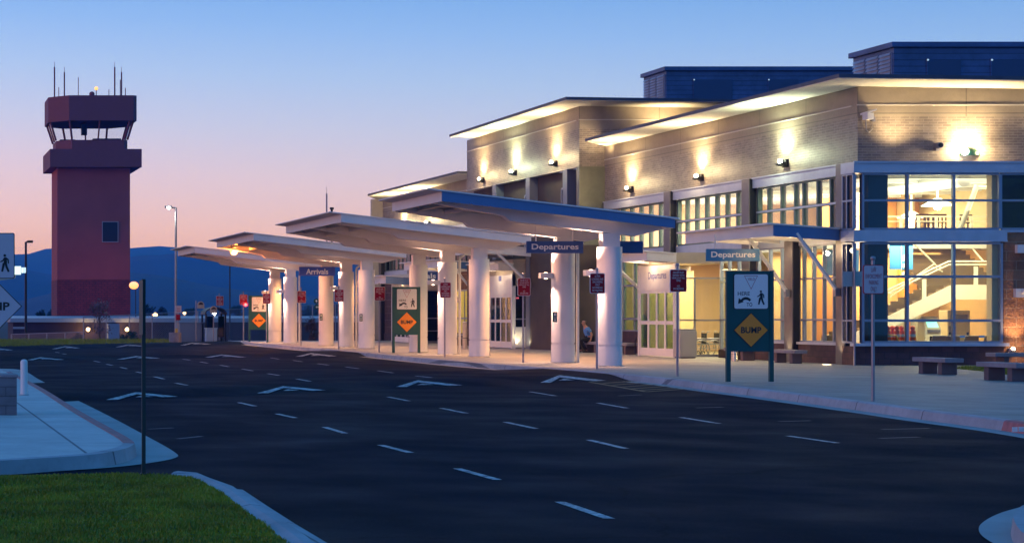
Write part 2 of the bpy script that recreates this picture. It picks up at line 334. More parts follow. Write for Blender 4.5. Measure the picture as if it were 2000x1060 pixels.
class MB:
    def __init__(s): s.v = []; s.f = []; s.sm = []
    def add(s, vs, fs, smooth=False):
        b = len(s.v); s.v += [tuple(p) for p in vs]; s.f += [tuple(b + i for i in f) for f in fs]; s.sm += [smooth] * len(fs); return s
    def box(s, x0, x1, y0, y1, z0, z1):
        if x0 > x1: x0, x1 = x1, x0
        if y0 > y1: y0, y1 = y1, y0
        if z0 > z1: z0, z1 = z1, z0
        v = [(x, y, z) for z in (z0, z1) for y in (y0, y1) for x in (x0, x1)]
        return s.add(v, [(0, 2, 3, 1), (4, 5, 7, 6), (0, 1, 5, 4), (2, 6, 7, 3), (0, 4, 6, 2), (1, 3, 7, 5)])
    def hexa(s, b, t):
        """two four-point rings, bottom and top"""
        return s.add(list(b) + list(t), [(3, 2, 1, 0), (4, 5, 6, 7), (0, 1, 5, 4), (1, 2, 6, 5), (2, 3, 7, 6), (3, 0, 4, 7)])
    def prism(s, pts, axis, a0, a1):
        """outline in the plane across an axis, extruded along it"""
        n = len(pts)
        def mk(p, a):
            return {'x': (a, p[0], p[1]), 'y': (p[0], a, p[1]), 'z': (p[0], p[1], a)}[axis]
        v = [mk(p, a0) for p in pts] + [mk(p, a1) for p in pts]
        fs = [tuple(range(n))[::-1], tuple(range(n, 2 * n))] + [(i, (i + 1) % n, n + (i + 1) % n, n + i) for i in range(n)]
        return s.add(v, fs)
    def cyl(s, x, y, z0, z1, r, n=24, r1=None, axis='z', smooth=True):
        r1 = r if r1 is None else r1; v = []
        for k, (z, rr) in enumerate(((z0, r), (z1, r1))):
            for i in range(n):
                a = 2 * math.pi * i / n; c, d = rr * math.cos(a), rr * math.sin(a)
                v.append({'z': (x + c, y + d, z), 'y': (x + c, z, y + d), 'x': (z, x + c, y + d)}[axis])
        b = len(s.v); s.v += v
        for i in range(n):
            s.f.append((b + i, b + (i + 1) % n, b + n + (i + 1) % n, b + n + i)); s.sm.append(smooth)
        s.v += v          # the caps get corners of their own, so the side shades straight
        s.f.append(tuple(b + 2 * n + i for i in range(n))[::-1]); s.sm.append(False)
        s.f.append(tuple(b + 3 * n + i for i in range(n))); s.sm.append(False)
        return s
    def tube(s, pts, r, n=8):
        pts = [Vector(p) for p in pts]; rings = []; b = len(s.v); up = None
        for i, p in enumerate(pts):
            d = (pts[min(i + 1, len(pts) - 1)] - pts[max(i - 1, 0)]).normalized()
            if up is None or abs(up.dot(d)) > 0.95: up = Vector((0, 0, 1)) if abs(d.z) < 0.9 else Vector((1, 0, 0))
            a = d.cross(up).normalized(); c = a.cross(d).normalized()
            rr = r[i] if isinstance(r, (list, tuple)) else r
            for k in range(n):
                t = 2 * math.pi * k / n; s.v.append(tuple(p + a * rr * math.cos(t) + c * rr * math.sin(t)))
        for i in range(len(pts) - 1):
            for k in range(n):
                s.f.append((b + i * n + k, b + i * n + (k + 1) % n, b + (i + 1) * n + (k + 1) % n, b + (i + 1) * n + k)); s.sm.append(True)
        m = len(s.v); s.v += s.v[b:b + n]; s.v += s.v[b + (len(pts) - 1) * n:b + len(pts) * n]
        s.f.append(tuple(m + k for k in range(n))[::-1]); s.sm.append(False)
        s.f.append(tuple(m + n + k for k in range(n))); s.sm.append(False)
        return s
    def ball(s, c, r, n=12, m=8, sz=1.0):
        b = len(s.v)
        for j in range(m + 1):
            ph = math.pi * j / m
            for i in range(n):
                a = 2 * math.pi * i / n
                s.v.append((c[0] + r * math.sin(ph) * math.cos(a), c[1] + r * math.sin(ph) * math.sin(a), c[2] + r * sz * math.cos(ph)))
        for j in range(m):
            for i in range(n):
                s.f.append((b + j * n + i, b + (j + 1) * n + i, b + (j + 1) * n + (i + 1) % n, b + j * n + (i + 1) % n)); s.sm.append(True)
        return s
    def build(s, name, m, parent=None, bevel=0.0, label=None):
        me = bpy.data.meshes.new(name); off = Vector((0, 0, 0))
        if parent is not None: off = ORG[parent.name]
        me.from_pydata([tuple(Vector(p) - off) for p in s.v], [], s.f)
        me.polygons.foreach_set('use_smooth', s.sm); me.materials.append(m); me.update()
        o = bpy.data.objects.new(name, me); col.objects.link(o)
        if parent is not None: o.parent = parent
        ORG[o.name] = off
        if bevel:
            bv = o.modifiers.new('bevel', 'BEVEL'); bv.width = bevel; bv.segments = 2; bv.limit_method = 'ANGLE'; bv.angle_limit = R(40)
        if label: o['label'] = label
        return o

def struct(o): o['kind'] = 'structure'; return o

def text(parent, s, w, h, pos, facing, m, name='lettering', bold=0.0, depth=0.004):
    """letters fitted in a w x h box, facing '-y' (towards oncoming drivers) or '-x' (towards the road)"""
    cu = bpy.data.curves.new('letters', 'FONT'); cu.body = s; cu.align_x = 'CENTER'; cu.align_y = 'CENTER'
    cu.offset = bold; cu.extrude = 0.0; cu.resolution_u = 3; cu.space_line = 1.0
    tmp = bpy.data.objects.new('letters', cu); col.objects.link(tmp)
    dg = bpy.context.evaluated_depsgraph_get(); dg.update()
    me = bpy.data.meshes.new_from_object(tmp.evaluated_get(dg)); bpy.data.objects.remove(tmp)
    xs = [v.co.x for v in me.vertices]; ys = [v.co.y for v in me.vertices]
    cx, cy = (min(xs) + max(xs)) / 2, (min(ys) + max(ys)) / 2
    kx = w / (max(xs) - min(xs)); ky = h / (max(ys) - min(ys))
    if w == 0: kx = ky
    off = ORG[parent.name]
    for v in me.vertices:
        a, b = (v.co.x - cx) * kx, (v.co.y - cy) * ky
        p = (pos[0] + a, pos[1], pos[2] + b) if facing == '-y' else (pos[0], pos[1] - a, pos[2] + b)
        v.co = Vector(p) - off
    me.materials.append(m); o = bpy.data.objects.new(name, me); col.objects.link(o); o.parent = parent; ORG[o.name] = off
    return o

LK = 2.2
def lamp(kind, loc, e, c, parent=None, size=0.1, aim=None, spot=None, blend=0.6, sx=None, sy=None, name='light'):
    d = bpy.data.lights.new(name, kind); d.energy = e * LK; d.color = c
    if kind == 'POINT': d.shadow_soft_size = size
    if kind == 'SPOT': d.shadow_soft_size = size; d.spot_size = R(spot or 90); d.spot_blend = blend
    if kind == 'AREA':
        d.shape = 'RECTANGLE'; d.size = sx or size; d.size_y = sy or size
    o = bpy.data.objects.new(name, d); col.objects.link(o)
    off = Vector((0, 0, 0))
    if parent is not None: o.parent = parent; off = ORG[parent.name]
    o.location = Vector(loc) - off
    if aim: o.rotation_euler = Vector(aim).to_track_quat('-Z', 'Y').to_euler()
    return o
WARM = (1.0, 0.74, 0.38); WHITE = (1.0, 0.95, 0.8); PINK = (1.0, 0.58, 0.42); GREENISH = (0.9, 1.0, 0.62); SOD = (1.0, 0.25, 0.04)

# =================================================================== THE GROUND
# heightfield road
nx, ny = 90, 330
xs = [-14 + 36.5 * i / nx for i in range(nx + 1)]; ys = [6 + 118 * j / ny for j in range(ny + 1)]
g = MB(); g.v = [(x, y, road_z(x, y)) for y in ys for x in xs]
g.f = [(j * (nx + 1) + i, j * (nx + 1) + i + 1, (j + 1) * (nx + 1) + i + 1, (j + 1) * (nx + 1) + i) for j in range(ny) for i in range(nx)]
g.sm = [True] * len(g.f)
struct(g.build('road', M_asph))
def sheet(name, pts, m, z=None, lift=0.0):
    v = [(p[0], p[1], (z if z is not None else p[2]) + lift) for p in pts]
    g = MB(); g.add(v, [tuple(range(len(v)))]); return g.build(name, m)
# big ground to the horizon
g = MB(); g.add([(-9000, 140, -1.5), (9000, 140, -1.5), (9000, 16000, -1.5), (-9000, 16000, -1.5),
                 (-400, -60, -0.34), (400, -60, -0.34), (400, 124.5, -0.34), (-400, 124.5, -0.34)],
                [(0, 1, 2, 3), (4, 5, 6, 7), (7, 6, 1, 0)])
struct(g.build('ground', M_field))

# kerb of the terminal pavement: (x, y) along its upper front edge
kerbline = [(2.5, -2.0), (9.5, 12.0), (14.2, 20.5)]
kerbline = [(11.2, 8.0), (13.6, 16.0), (15.4, 23.0), (16.62, 28.3), (17.1, 31.8), (17.5, 34.3), (18.34, 40.4), (18.75, 44.1), (19.2, 47.5), (19.42, 51), (19.45, 56),
            (19.3, 61), (19.2, 66), (19.4, 74), (19.65, 81), (20.0, 95), (20.4, 111), (20.4, 118)]
def cat(pts, n=6):
    out = []
    for i in range(len(pts) - 1):
        p0, p1, p2, p3 = pts[max(i - 1, 0)], pts[i], pts[i + 1], pts[min(i + 2, len(pts) - 1)]
        for k in range(n):
            t = k / n
            out.append(tuple(0.5 * ((2 * b) + (-a + c) * t + (2 * a - 5 * b + 4 * c - d) * t * t + (-a + 3 * b - 3 * c + d) * t ** 3) for a, b, c, d in zip(p0, p1, p2, p3)))
    out.append(tuple(pts[-1])); return out
KL = cat(kerbline)
def offs(line, d):
    o = []
    for i, p in enumerate(line):
        a = Vector(line[max(i - 1, 0)][:2]); b = Vector(line[min(i + 1, len(line) - 1)][:2]); t = (b - a).normalized()
        o.append((p[0] + t.y * d, p[1] - t.x * d))
    return o
KI = offs(KL, 0.16); KB = offs(KL, -0.03); KP = offs(KL, -0.42)
# pavement (inside of the kerb)
n = len(KI); g = MB()
g.v = [(x, y, 0.0) for x, y in KI] + [(60.0, y, 0.0) for x, y in KI]
g.f = [(i, n + i, n + i + 1, i + 1) for i in range(n - 1)]; g.sm = [False] * (n - 1)
struct(g.build('pavement', M_conc))
def strip(name, A, B, za, zb, m, sel=None):
    g = MB(); n = len(A)
    g.v = [(*p, za) for p in A] + [(*p, zb) for p in B]
    g.f = [(i, i + 1, n + i + 1, n + i) for i in range(n - 1) if sel is None or sel(A[i])]; g.sm = [False] * len(g.f)
    return g.build(name, m)
def kerb_solid(name, line, m, sel=None, ztop=0.012):
    """kerb: rounded nose, top and face as one strip"""
    I = offs(line, 0.16); N = offs(line, 0.02); B = offs(line, -0.05); n = len(line); g = MB()
    rows = [[(*p, 0.002) for p in I], [(*p, ztop) for p in offs(line, 0.158)], [(*p, ztop) for p in N], [(*p, -0.01) for p in offs(line, -0.012)], [(*p, -0.16) for p in B]]
    for r in rows: g.v += r
    for k in range(len(rows) - 1):
        for i in range(n - 1):
            if sel is None or sel(line[i]): g.f.append((k * n + i, (k + 1) * n + i, (k + 1) * n + i + 1, k * n + i + 1)); g.sm.append(False)
    return g.build(name, m)
redz = lambda p: p[1] < 28.6 and p[1] > 10
k = kerb_solid('kerb', KL, M_kerb, lambda p: not redz(p)); struct(k)
k = kerb_solid('red_kerb', KL, M_redk, redz); struct(k)
struct(strip('gutter', KB, KP, -0.150, -0.146, M_pan, lambda p: all(not (0 < p[1] - (y0 + k * (p[0] - x0)) < ln) for (y0, x0, k, ln) in HUMPS)))
# small stencil on the red kerb
r0 = thing('kerb_stencil', 'small white stencilled letters on the red kerb at the right edge', 'stencil', (16.72, 29.4, -0.06))
gx = ground(1967, 831, -0.02)
MB().box(gx[0] - .10, gx[0] - .02, gx[1] - .30, gx[1] - .294, -.09, -.02).box(gx[0] + .03, gx[0] + .11, gx[1] - .24, gx[1] - .234, -.09, -.02).build('letter_block', M_letter, r0)

# left island pavement
top_l = [(-8, 20.4), (-1.0, 20.86), (0.3, 20.94), (0.75, 20.97), (1.14, 21.0), (1.6, 21.35), (2.19, 21.85), (2.62, 22.6), (2.92, 23.6), (3.0, 24.6), (3.02, 26.7), (3.05, 32.4), (3.17, 41), (3.2, 50), (3.2, 54), (3.12, 56), (2.9, 57.0), (2.2, 58.2), (1.2, 58.6), (-1, 58.8), (-8, 59)]
top_s = cat(top_l, 5)
g = MB(); n = len(top_s); g.add([(*p, 0.0) for p in top_s], [tuple(range(n))]); struct(g.build('island_pavement', M_walk))
line = cat(top_l, 5)[::-1]      # travel so that the road lies to the left of the line
def kerb_left(name, line, m, sel=None):
    A = offs(line, 0.14); g = MB(); n = len(line)
    rows = [[(*p, 0.003) for p in A], [(*p, 0.010) for p in offs(line, 0.138)], [(*p, 0.006) for p in line], [(*p, -0.15) for p in offs(line, -0.03)]]
    for r in rows: g.v += r
    for k in range(3):
        for i in range(n - 1):
            if sel is None or sel(line[i]): g.f.append((k * n + i, k * n + i + 1, (k + 1) * n + i + 1, (k + 1) * n + i)); g.sm.append(False)
    return g.build(name, m)
line2 = line[::-1]
isred = lambda p: p[0] > 2.95 and p[1] > 23.8 and p[1] < 54
A = offs(line, 0.14)
# decide which side is inside
inside = offs(line, 0.5)[30]
struct(kerb_left('island_kerb', line, M_kerb, lambda p: not isred(p)))
struct(kerb_left('island_red_kerb', line, M_redk, isred))
pan = [(1.6, 21.33), (2.26, 21.76), (2.87, 22.43), (3.40, 23.4), (3.54, 24.5), (3.6, 27.7), (3.66, 32.4), (3.69, 38.4), (3.66, 40.6), (3.42, 42.0), (3.72, 43.5), (3.85, 52), (3.92, 60.8), (2.9, 62.0)]
inn = [(1.6, 21.35), (2.19, 21.85), (2.62, 22.6), (2.92, 23.6), (3.0, 24.6), (3.02, 27.7), (3.05, 32.4), (3.12, 38.4), (3.15, 40.6), (3.16, 42.0), (3.17, 43.5), (3.2, 52), (2.9, 57.2), (2.2, 58.4)]
pan = cat(pan, 5); inn = cat(inn, 5)
g = MB(); n = len(pan); g.v = [(*p, -0.147) for p in inn] + [(*p, -0.143) for p in pan]
g.f = [(i, n + i, n + i + 1, i + 1) for i in range(n - 1)]; g.sm = [False] * len(g.f); struct(g.build('island_gutter', M_pan))

# front lawn and its kerb
lawn_edge = [ground(*p) for p in ((-700, 934), (0, 929), (216, 926), (330, 928), (371, 931.5), (394, 940), (441, 967), (475.6, 996), (514, 1021), (561, 1060), (640, 1130), (760, 1300))]
lp = [(p[0], p[1], 0.0) for p in lawn_edge] + [(-2, 6, 0.0), (-14, 6, 0.0)]
g = MB(); g.add(lp, [tuple(range(len(lp)))]); struct(g.build('lawn_ground', M_grassg))
ko = [ground(px, py, -0.12) for px, py in ((-700, 940), (0, 937), (216, 934), (375, 932.5), (406, 936), (425, 947), (474, 951), (522, 982.5), (580, 1019), (650, 1060), (735, 1130), (860, 1300))]
g = MB(); n = len(ko)
rows = [[(p[0], p[1], 0.0) for p in lawn_edge], [(p[0] * .8 + q[0] * .2, p[1] * .8 + q[1] * .2, 0.02) for p, q in zip(lawn_edge, ko)],
        [(p[0] * .62 + q[0] * .38, p[1] * .62 + q[1] * .38, 0.012) for p, q in zip(lawn_edge, ko)], [(p[0] * .52 + q[0] * .48, p[1] * .52 + q[1] * .48, -0.10) for p, q in zip(lawn_edge, ko)],
        [(q[0], q[1], -0.142) for q in ko]]
for r in rows: g.v += r
g.f = [(k * n + i, k * n + i + 1, (k + 1) * n + i + 1, (k + 1) * n + i) for k in range(4) for i in range(3, n - 1)]; g.sm = [False] * len(g.f)
struct(g.build('lawn_kerb', M_kerb))
def inpoly(x, y, P):
    c = False; j = len(P) - 1
    for i in range(len(P)):
        if (P[i][1] > y) != (P[j][1] > y) and x < (P[j][0] - P[i][0]) * (y - P[i][1]) / (P[j][1] - P[i][1]) + P[i][0]: c = not c
        j = i
    return c
def grass(name, poly, x0, x1, y0, y1, n, h, label, seed):
    rnd = random.Random(seed); g = MB(); vs, fs = [], []
    while len(fs) < n:
        x, y = rnd.uniform(x0, x1), rnd.uniform(y0, y1)
        if not inpoly(x, y, poly): continue
        hh = h * rnd.uniform(0.5, 1.2) * (0.8 + 0.5 * noise.noise((x * 1.7, y * 1.7, 0))); a = rnd.uniform(0, 6.28); wd = 0.005 + h * 0.08
        dx, dy = math.cos(a) * wd, math.sin(a) * wd; lx, ly = rnd.uniform(-.6, .6) * hh, rnd.uniform(-.6, .6) * hh
        b = len(vs); vs += [(x - dx, y - dy, 0), (x + dx, y + dy, 0), (x + lx, y + ly, hh)]; fs.append((b, b + 1, b + 2))
    g.v, g.f, g.sm = vs, fs, [False] * len(fs)
    o = g.build(name, M_blade); o['kind'] = 'stuff'; o['label'] = label; o['category'] = 'grass'; return o
grass('grass', lp, 0.0, 4.2, 9.5, 19.4, 90000, 0.035, 'short dark green mown lawn in the lower left corner', 1)
pl2 = [ground(*p)[:2] for p in ((1862, 719.5), (1900, 716.5), (1925, 716), (2060, 718), (2060, 742), (2000, 737), (1930, 726))]
g = MB(); g.add([(*p, 0.006) for p in pl2], [tuple(range(len(pl2)))]); struct(g.build('planting_bed', M_grassg))
grass('grass', pl2, 28, 35, 47, 60, 9000, 0.10, 'small patch of grass behind the concrete benches at right', 2)
# far lawn strip beyond the road
fl = [(-30, 93, -0.12), (3.5, 93, -0.12), (10, 103, -0.12), (15.5, 109.5, -0.12), (17.5, 118, -0.1), (17, 124.4, -0.1), (-30, 124.4, -0.1)]
g = MB(); g.add(fl, [tuple(range(len(fl)))]); struct(g.build('far_lawn', mat('far grass', (0.035, 0.07, 0.012), 0.9, var=0.3, vscale=1)))
grass('grass', [p[:2] for p in fl], -2, 17.5, 93, 122, 14000, 0.16, 'strip of lawn beyond the road by the low fence', 3)
# corner island at the lower right
ci = [ground(px, py, -0.13) for px, py in ((2120, 950), (2000, 985), (1950, 1000), (1918, 1018), (1912, 1033), (1925, 1048), (1960, 1066), (2050, 1100), (2120, 1130))]
ci = cat([p[:2] for p in ci], 6)
g = MB(); g.add([(p[0], p[1], -0.14) for p in ci] + [(9.5, 12, -0.14)], [tuple(range(len(ci) + 1))]); struct(g.build('corner_gutter', M_pan))
ci2 = [ground(px, py, 0.0) for px, py in ((2150, 960), (2010, 982), (1985, 993), (1974, 1006), (1984, 1030), (2010, 1048), (2150, 1110))]
ci2 = cat([p[:2] for p in ci2], 6)
g = MB(); n = len(ci2); g.v = [(p[0], p[1], -0.139) for p in ci2] + [(p[0] + .02, p[1], 0.0) for p in ci2]
g.f = [(i, i + 1, n + i + 1, n + i) for i in range(n - 1)] + [tuple(range(n, 2 * n))]; g.sm = [False] * len(g.f)
struct(g.build('corner_kerb', M_kerb))

# road markings
def mark(name, pix, m=M_paint, lift=0.006):
    pts = [road_hit(*p) for p in pix]
    g = MB(); g.add([(p[0], p[1], p[2] + lift) for p in pts], [tuple(range(len(pts)))]); o = g.build(name, m); struct(o); return o
def dash(a, b, wd=0.10, m=M_paint, name='lane_dash'):
    p, q = Vector(road_hit(*a)), Vector(road_hit(*b)); d = (q - p); t = Vector((d.y, -d.x, 0)).normalized() * wd / 2
    g = MB(); pts = [p - t, p + t, q + t, q - t]; g.add([(v.x, v.y, v.z + 0.006) for v in pts], [(0, 1, 2, 3)]); struct(g.build(name, m))
for a, b in [((1093, 980), (1190, 1013)), ((893, 915), (972, 937)), ((743, 869), (802, 884)), ((634, 834), (674, 846)), ((541, 808), (577, 816)), ((467, 786), (498, 793)),
             ((343, 748), (365, 752)), ((301.7, 735.6), (320, 740)), ((266, 726), (281, 729)), ((235, 717), (248, 720)), ((208, 711), (219.5, 713.4)), ((183.5, 704.8), (195, 707)),
             ((122, 690.6), (129, 691.6)), ((108, 687.5), (116, 688.6)),
             ((1150, 859), (1222, 876)), ((986, 824), (1047, 837)), ((862, 797), (911, 807)), ((758, 775), (799, 783)), ((580, 740), (605.5, 744.5)), ((523, 729.5), (545.5, 733)),
             ((473, 720.5), (493.6, 724)), ((430, 713), (447, 716)), ((391, 706.6), (406, 709)), ((357, 701.3), (371, 703)),
             ((1538, 851), (1635, 865)), ((1330, 815), (1404, 827)), ((1168, 787), (1225, 797)), ((1036, 765), (1085, 773)), ((812.5, 734), (843, 737.2)), ((738, 724), (767.5, 728)),
             ((675, 716.4), (700.6, 719.6)), ((620, 710), (641.5, 712.8)), ((572, 703.6), (590.5, 706.2)), ((529, 698.6), (544.6, 701))]:
    dash(a, b)
for a, b in [((1208, 773), (1253, 771)), ((1360, 796.5), (1412, 795)), ((1522, 823), (1583, 821.5)), ((1722, 838.5), (1815, 836.5)), ((1718, 856), (1795, 853.5)), ((347, 857), (394, 852)), ((290, 838), (338, 835.5))]:
    dash(a, b, 0.09, M_paintf, 'faded_tick')
def chevron(l, ap, r, name='hump_chevron'):
    W, H = r[0] - l[0], (l[1] + r[1]) / 2 - ap[1]
    li = (l[0] + .16 * W, l[1] + .0 * H); ri = (r[0] - .20 * W, r[1] + .10 * H); ai = (ap[0] + .01 * W, ap[1] + .34 * H)
    t = [(ap[0] + .07 * W, ap[1] + .58 * H), (ap[0] + .24 * W, ap[1] + .76 * H), (ap[0] - .01 * W, ap[1] + .84 * H)]
    g = MB()
    for q in ([l, ap, ai, li], [ap, r, ri, ai], t):
        # subdivide along the limb so that the paint lies on the hump
        if len(q) == 4:
            for k in range(6):
                a, b = k / 6, (k + 1) / 6
                qq = [(q[0][0] + (q[1][0] - q[0][0]) * u, q[0][1] + (q[1][1] - q[0][1]) * u) for u in (a, b)] + [(q[3][0] + (q[2][0] - q[3][0]) * u, q[3][1] + (q[2][1] - q[3][1]) * u) for u in (b, a)]
                P = [road_hit(*p) for p in qq]; g.add([(p[0], p[1], p[2] + (.02 if p[1] < 60 else .035)) for p in P], [(0, 1, 2, 3)])
        else:
            P = [road_hit(*p) for p in q]; g.add([(p[0], p[1], p[2] + (.02 if p[1] < 60 else .035)) for p in P], [(0, 1, 2)])
    struct(g.build(name, M_paint))
for c in [((502, 769), (553, 755), (637, 763)), ((1055.5, 748), (1092, 733.5), (1184, 744)), ((773.5, 756.5), (815.5, 743.6), (903, 753)), ((207, 782), (266, 766.8), (347, 775.6)),
          ((577, 697.4), (607, 690.5), (658, 696.5)), ((400, 699), (433, 693.5), (481.6, 698.6)), ((228, 703), (266, 696.6), (313, 700.8)), ((53, 704.4), (78.5, 699), (126, 703.6)),
          ((352, 675), (376, 670), (413, 672.8)), ((225.6, 678.7), (251, 673.6), (283, 676.6)), ((101, 682.4), (127.5, 677), (157, 680.6)), ((-30, 686.5), (-5, 681), (26, 684.6))]:
    chevron(*c)
for a, b in [((1152, 746), (1262, 765)), ((1262, 765), (1338, 759.5)), ((1177, 748.5), (1240, 744)), ((1196, 752), (1262, 747)), ((1215, 755.5), (1284, 751)), ((1234, 759), (1306, 754)), ((1249, 762), (1324, 757.5))]:
    dash(a, b, 0.11, M_yel, 'hatch_stripe')

# =================================================================== TERMINAL BUILDING
T = thing('airport_terminal', 'long tan brick airport terminal with overhanging lit roofs and glazed lobby', 'building', (30.6, 61.1, 0))
XA, XB = 30.6, 29.5
YA0, YB0, YC0, YC1 = 61.1, 82.9, 99.2, 121.0
XE = 52.0
# upper walls (brick + precast band)
def upper(x, y0, y1, zb, zt, front=None):
    zl = zt - 0.95
    MB().box(x, x + 0.35, y0, y1, zb, zl).build('brick_wall', M_brick, T)
    MB().box(x - 0.004, x + 0.35, y0, y1, zl, zt).build('precast_band', M_panel, T)
    MB().box(x - 0.03, x, y0, y1, zt - 0.60, zt - 0.56).build('wall_trim', M_trim, T)
    MB().box(x - 0.06, x + .1, y0, y1, zb - 0.03, zb).build('drip_edge', M_trim, T)
upper(XA, YA0 + .35, YB0, 6.47, 8.84)
upper(XB, YB0 + .35, YC0, 7.99, 10.58)
upper(XA, YC0, YC1, 6.47, 8.84)
def frontw(y, x0, x1, zb, zt):
    zl = zt - 0.95
    MB().box(x0, x1, y, y + 0.35, zb, zl).build('brick_wall', M_brick, T)
    MB().box(x0 - .004, x1, y - .004, y + 0.35, zl, zt).build('precast_band', M_panel, T)
    MB().box(x0 - .03, x1, y - 0.03, y - .004, zt - 0.60, zt - 0.56).build('wall_trim', M_trim, T)
frontw(YA0, XA, XE, 6.47, 8.84)
frontw(YB0, XB, XE, 7.99, 10.58)
MB().box(XB, XA + .6, YB0, YB0 + .35, 4.6, 7.985).build('corner_pier', M_greenwall, T)
MB().box(XB + .01, XA + .6, YB0 + .01, YB0 + .35, 0, 4.6).build('corner_pier', M_darkwall, T)
MB().box(XE, XE + .3, YA0, YC1, 0, 8.84).box(XB + .4, XE, YC1 - .3, YC1, 0, 8.84).build('rear_wall', M_beige, T)
# roofs: thin sheets, dark edge, white soffit
def roof(pts, z0, x0, name='roof'):
    def zz(x, y): return z0 - 0.014 * (x - x0)
    g = MB(); n = len(pts)
    g.v = [(x, y, zz(x, y) + .02) for x, y in pts] + [(x, y, zz(x, y) + .13) for x, y in pts]
    g.f = [tuple(range(n)), tuple(range(2 * n - 1, n - 1, -1))] + [(i, n + i, n + (i + 1) % n, (i + 1) % n) for i in range(n)]; g.sm = [False] * len(g.f)
    rf = g.build(name, M_roofedge, T)
    cx = sum(p[0] for p in pts) / n; cy = sum(p[1] for p in pts) / n
    q = [(x + (0.03 if x < cx else -0.03), y + (0.03 if y < cy else -0.03)) for x, y in pts]
    g = MB(); g.v = [(x, y, zz(x, y)) for x, y in q] + [(x, y, zz(x, y) + .018) for x, y in q]
    g.f = [tuple(range(n)), tuple(range(2 * n - 1, n - 1, -1))] + [(i, n + i, n + (i + 1) % n, (i + 1) % n) for i in range(n)]; g.sm = [False] * len(g.f)
    g.build('soffit', M_soffit, rf); return rf
roof([(29.03, 59.1), (XE + 2, 59.1), (XE + 2, 82.8), (30.6, 82.8), (29.03, 80.9)], 8.875, 29.03)
roof([(28.15, 80.7), (XE + 2, 80.7), (XE + 2, YC0 + 1.5), (28.15, 97.7)], 10.61, 28.15)
roof([(29.03, 99.3), (XE + 2, 99.3), (XE + 2, YC1 + 1), (30.6, YC1 + 1), (29.03, 118.2)], 8.875, 29.03)

# roof penthouses
def penthouse(x0, x1, y0, y1, z0, z1, label, doors, louvs):
    p = MB().box(x0, x1, y0, y1, z0, z1 - .18).build('roof_penthouse', M_penth, T, label=label)
    MB().box(x0 - .12, x1 + .12, y0 - .12, y1 + .12, z1 - .18, z1).build('cap', M_penth, p)
    g = MB()
    for a, b in louvs:
        g.box(x0 - .03, x0, a, b, z0, z1 - .35)
    lf = g.build('louver', M_alu, p)
    for a, b in louvs:
        pass
    g = MB(); z = z0
    while z < z1 - .4:
        for a, b in louvs:
            g.add([(x0 - .03, a, z + .10), (x0 - .03, b, z + .10), (x0 - .10, b, z), (x0 - .10, a, z)], [(0, 1, 2, 3)])
        z += .13
    g.build('louver_blade', M_alu, p)
    for a, b in doors:
        MB().box(a, b, y0 - .03, y0, z0, z1 - .6).build('hatch_door', M_penthd, p, bevel=.01)
        MB().box(a - .04, a, y0 - .05, y0, z0, z1 - .55).build('door_edge', M_penth, p)
        MB().ball((a - .02, y0 - .08, z1 - .62), .035).build('small_light', emat('pilot', (.5, .8, 1), .5), p)
penthouse(36.1, 45.6, 90, 92.7, 10.3, 13.2, 'navy metal penthouse behind the centre roof', [(37.4, 39.2), (40.9, 42.3), (43.7, 45.0)], [(90.15, 91.0), (91.1, 91.8), (91.9, 92.6)])
penthouse(34.3, 48.0, 66, 68.8, 8.7, 10.95, 'navy metal penthouse above the near roof', [(35.45, 36.6), (37.65, 38.75), (40.0, 41.2)], [(66.12, 66.9), (67.0, 67.8), (67.9, 68.7)])

# wall lamps on the brick
def sconce(x, y, z, c, e, em):
    s = MB().box(x - .10, x, y - .12, y + .12, z - .16, z + .10).prism([(x - .34, z - .05), (x - .30, z - .10), (x - .08, z - .14), (x - .08, z + .02)], 'y', y - .16, y + .16).build('wall_lamp', M_fine, T)
    MB().ball((x - .24, y, z + .04), .075).build('bulb', em, s)
    lamp('SPOT', (x - .30, y, z + .12), e, c, s, 0.06, aim=(-0.02, 0, 1), spot=140, blend=1)
    lamp('POINT', (x - .75, y, z + .25), e * 0.17, c, s, 0.10)
for px, c, em in ((1235, WARM, E_warm), (1372, WARM, E_warm), (1537, GREENISH, E_green)):
    sconce(XA, XA * F / (px + 203), 6.82, c, 330, em)
for px, c, em in ((945, WARM, E_warm), (1008, GREENISH, E_green), (1087, WARM, E_warm)):
    sconce(XB, XB * F / (px + 203), 8.36, c, 360, em)
for px in (840, 790):  # the farther lamp is an extra, added to brighten the end soffit
    sconce(XA, XA * F / (px + 203), 6.85, WARM, 520, E_white)
# domed lamp and camera on the front wall
lx, ly, lz = at(1893, 296, YA0)
g = MB(); g.v = []
for j in range(7):
    a = math.pi / 2 * j / 6
    for i in range(17):
        t = math.pi * i / 16
        g.v.append((lx + .32 * math.cos(t) * math.cos(a), ly - .26 * math.sin(t) * math.cos(a), lz - .14 + .26 * math.sin(a)))
g.f = [(j * 17 + i, j * 17 + i + 1, (j + 1) * 17 + i + 1, (j + 1) * 17 + i) for j in range(6) for i in range(16)]; g.sm = [True] * len(g.f)
dm = g.build('domed_wall_lamp', mat('dark green enamel', (.03, .10, .07), .3, .2), T)
MB().ball((lx - .26, ly - .22, lz - .02), .11).build('bulb', E_white, dm)
lamp('SPOT', (lx - .05, ly - .42, lz + .05), 230, WARM, dm, .08, aim=(0, .35, 1), spot=130, blend=.9)
lamp('POINT', (lx - .38, ly - .28, lz + .05), 45, WARM, dm, .08)
lamp('POINT', (lx + .38, ly - .28, lz + .05), 30, WARM, dm, .08)
for px in (1745, 2070, 2230, 1400, 1300):
    x, y, z = at(px, 296, YA0)
    if px > 1675: lamp('SPOT', (x, 60.4, 6.9), 130, WARM, T, .2, aim=(0, .25, 1), spot=140, blend=1)
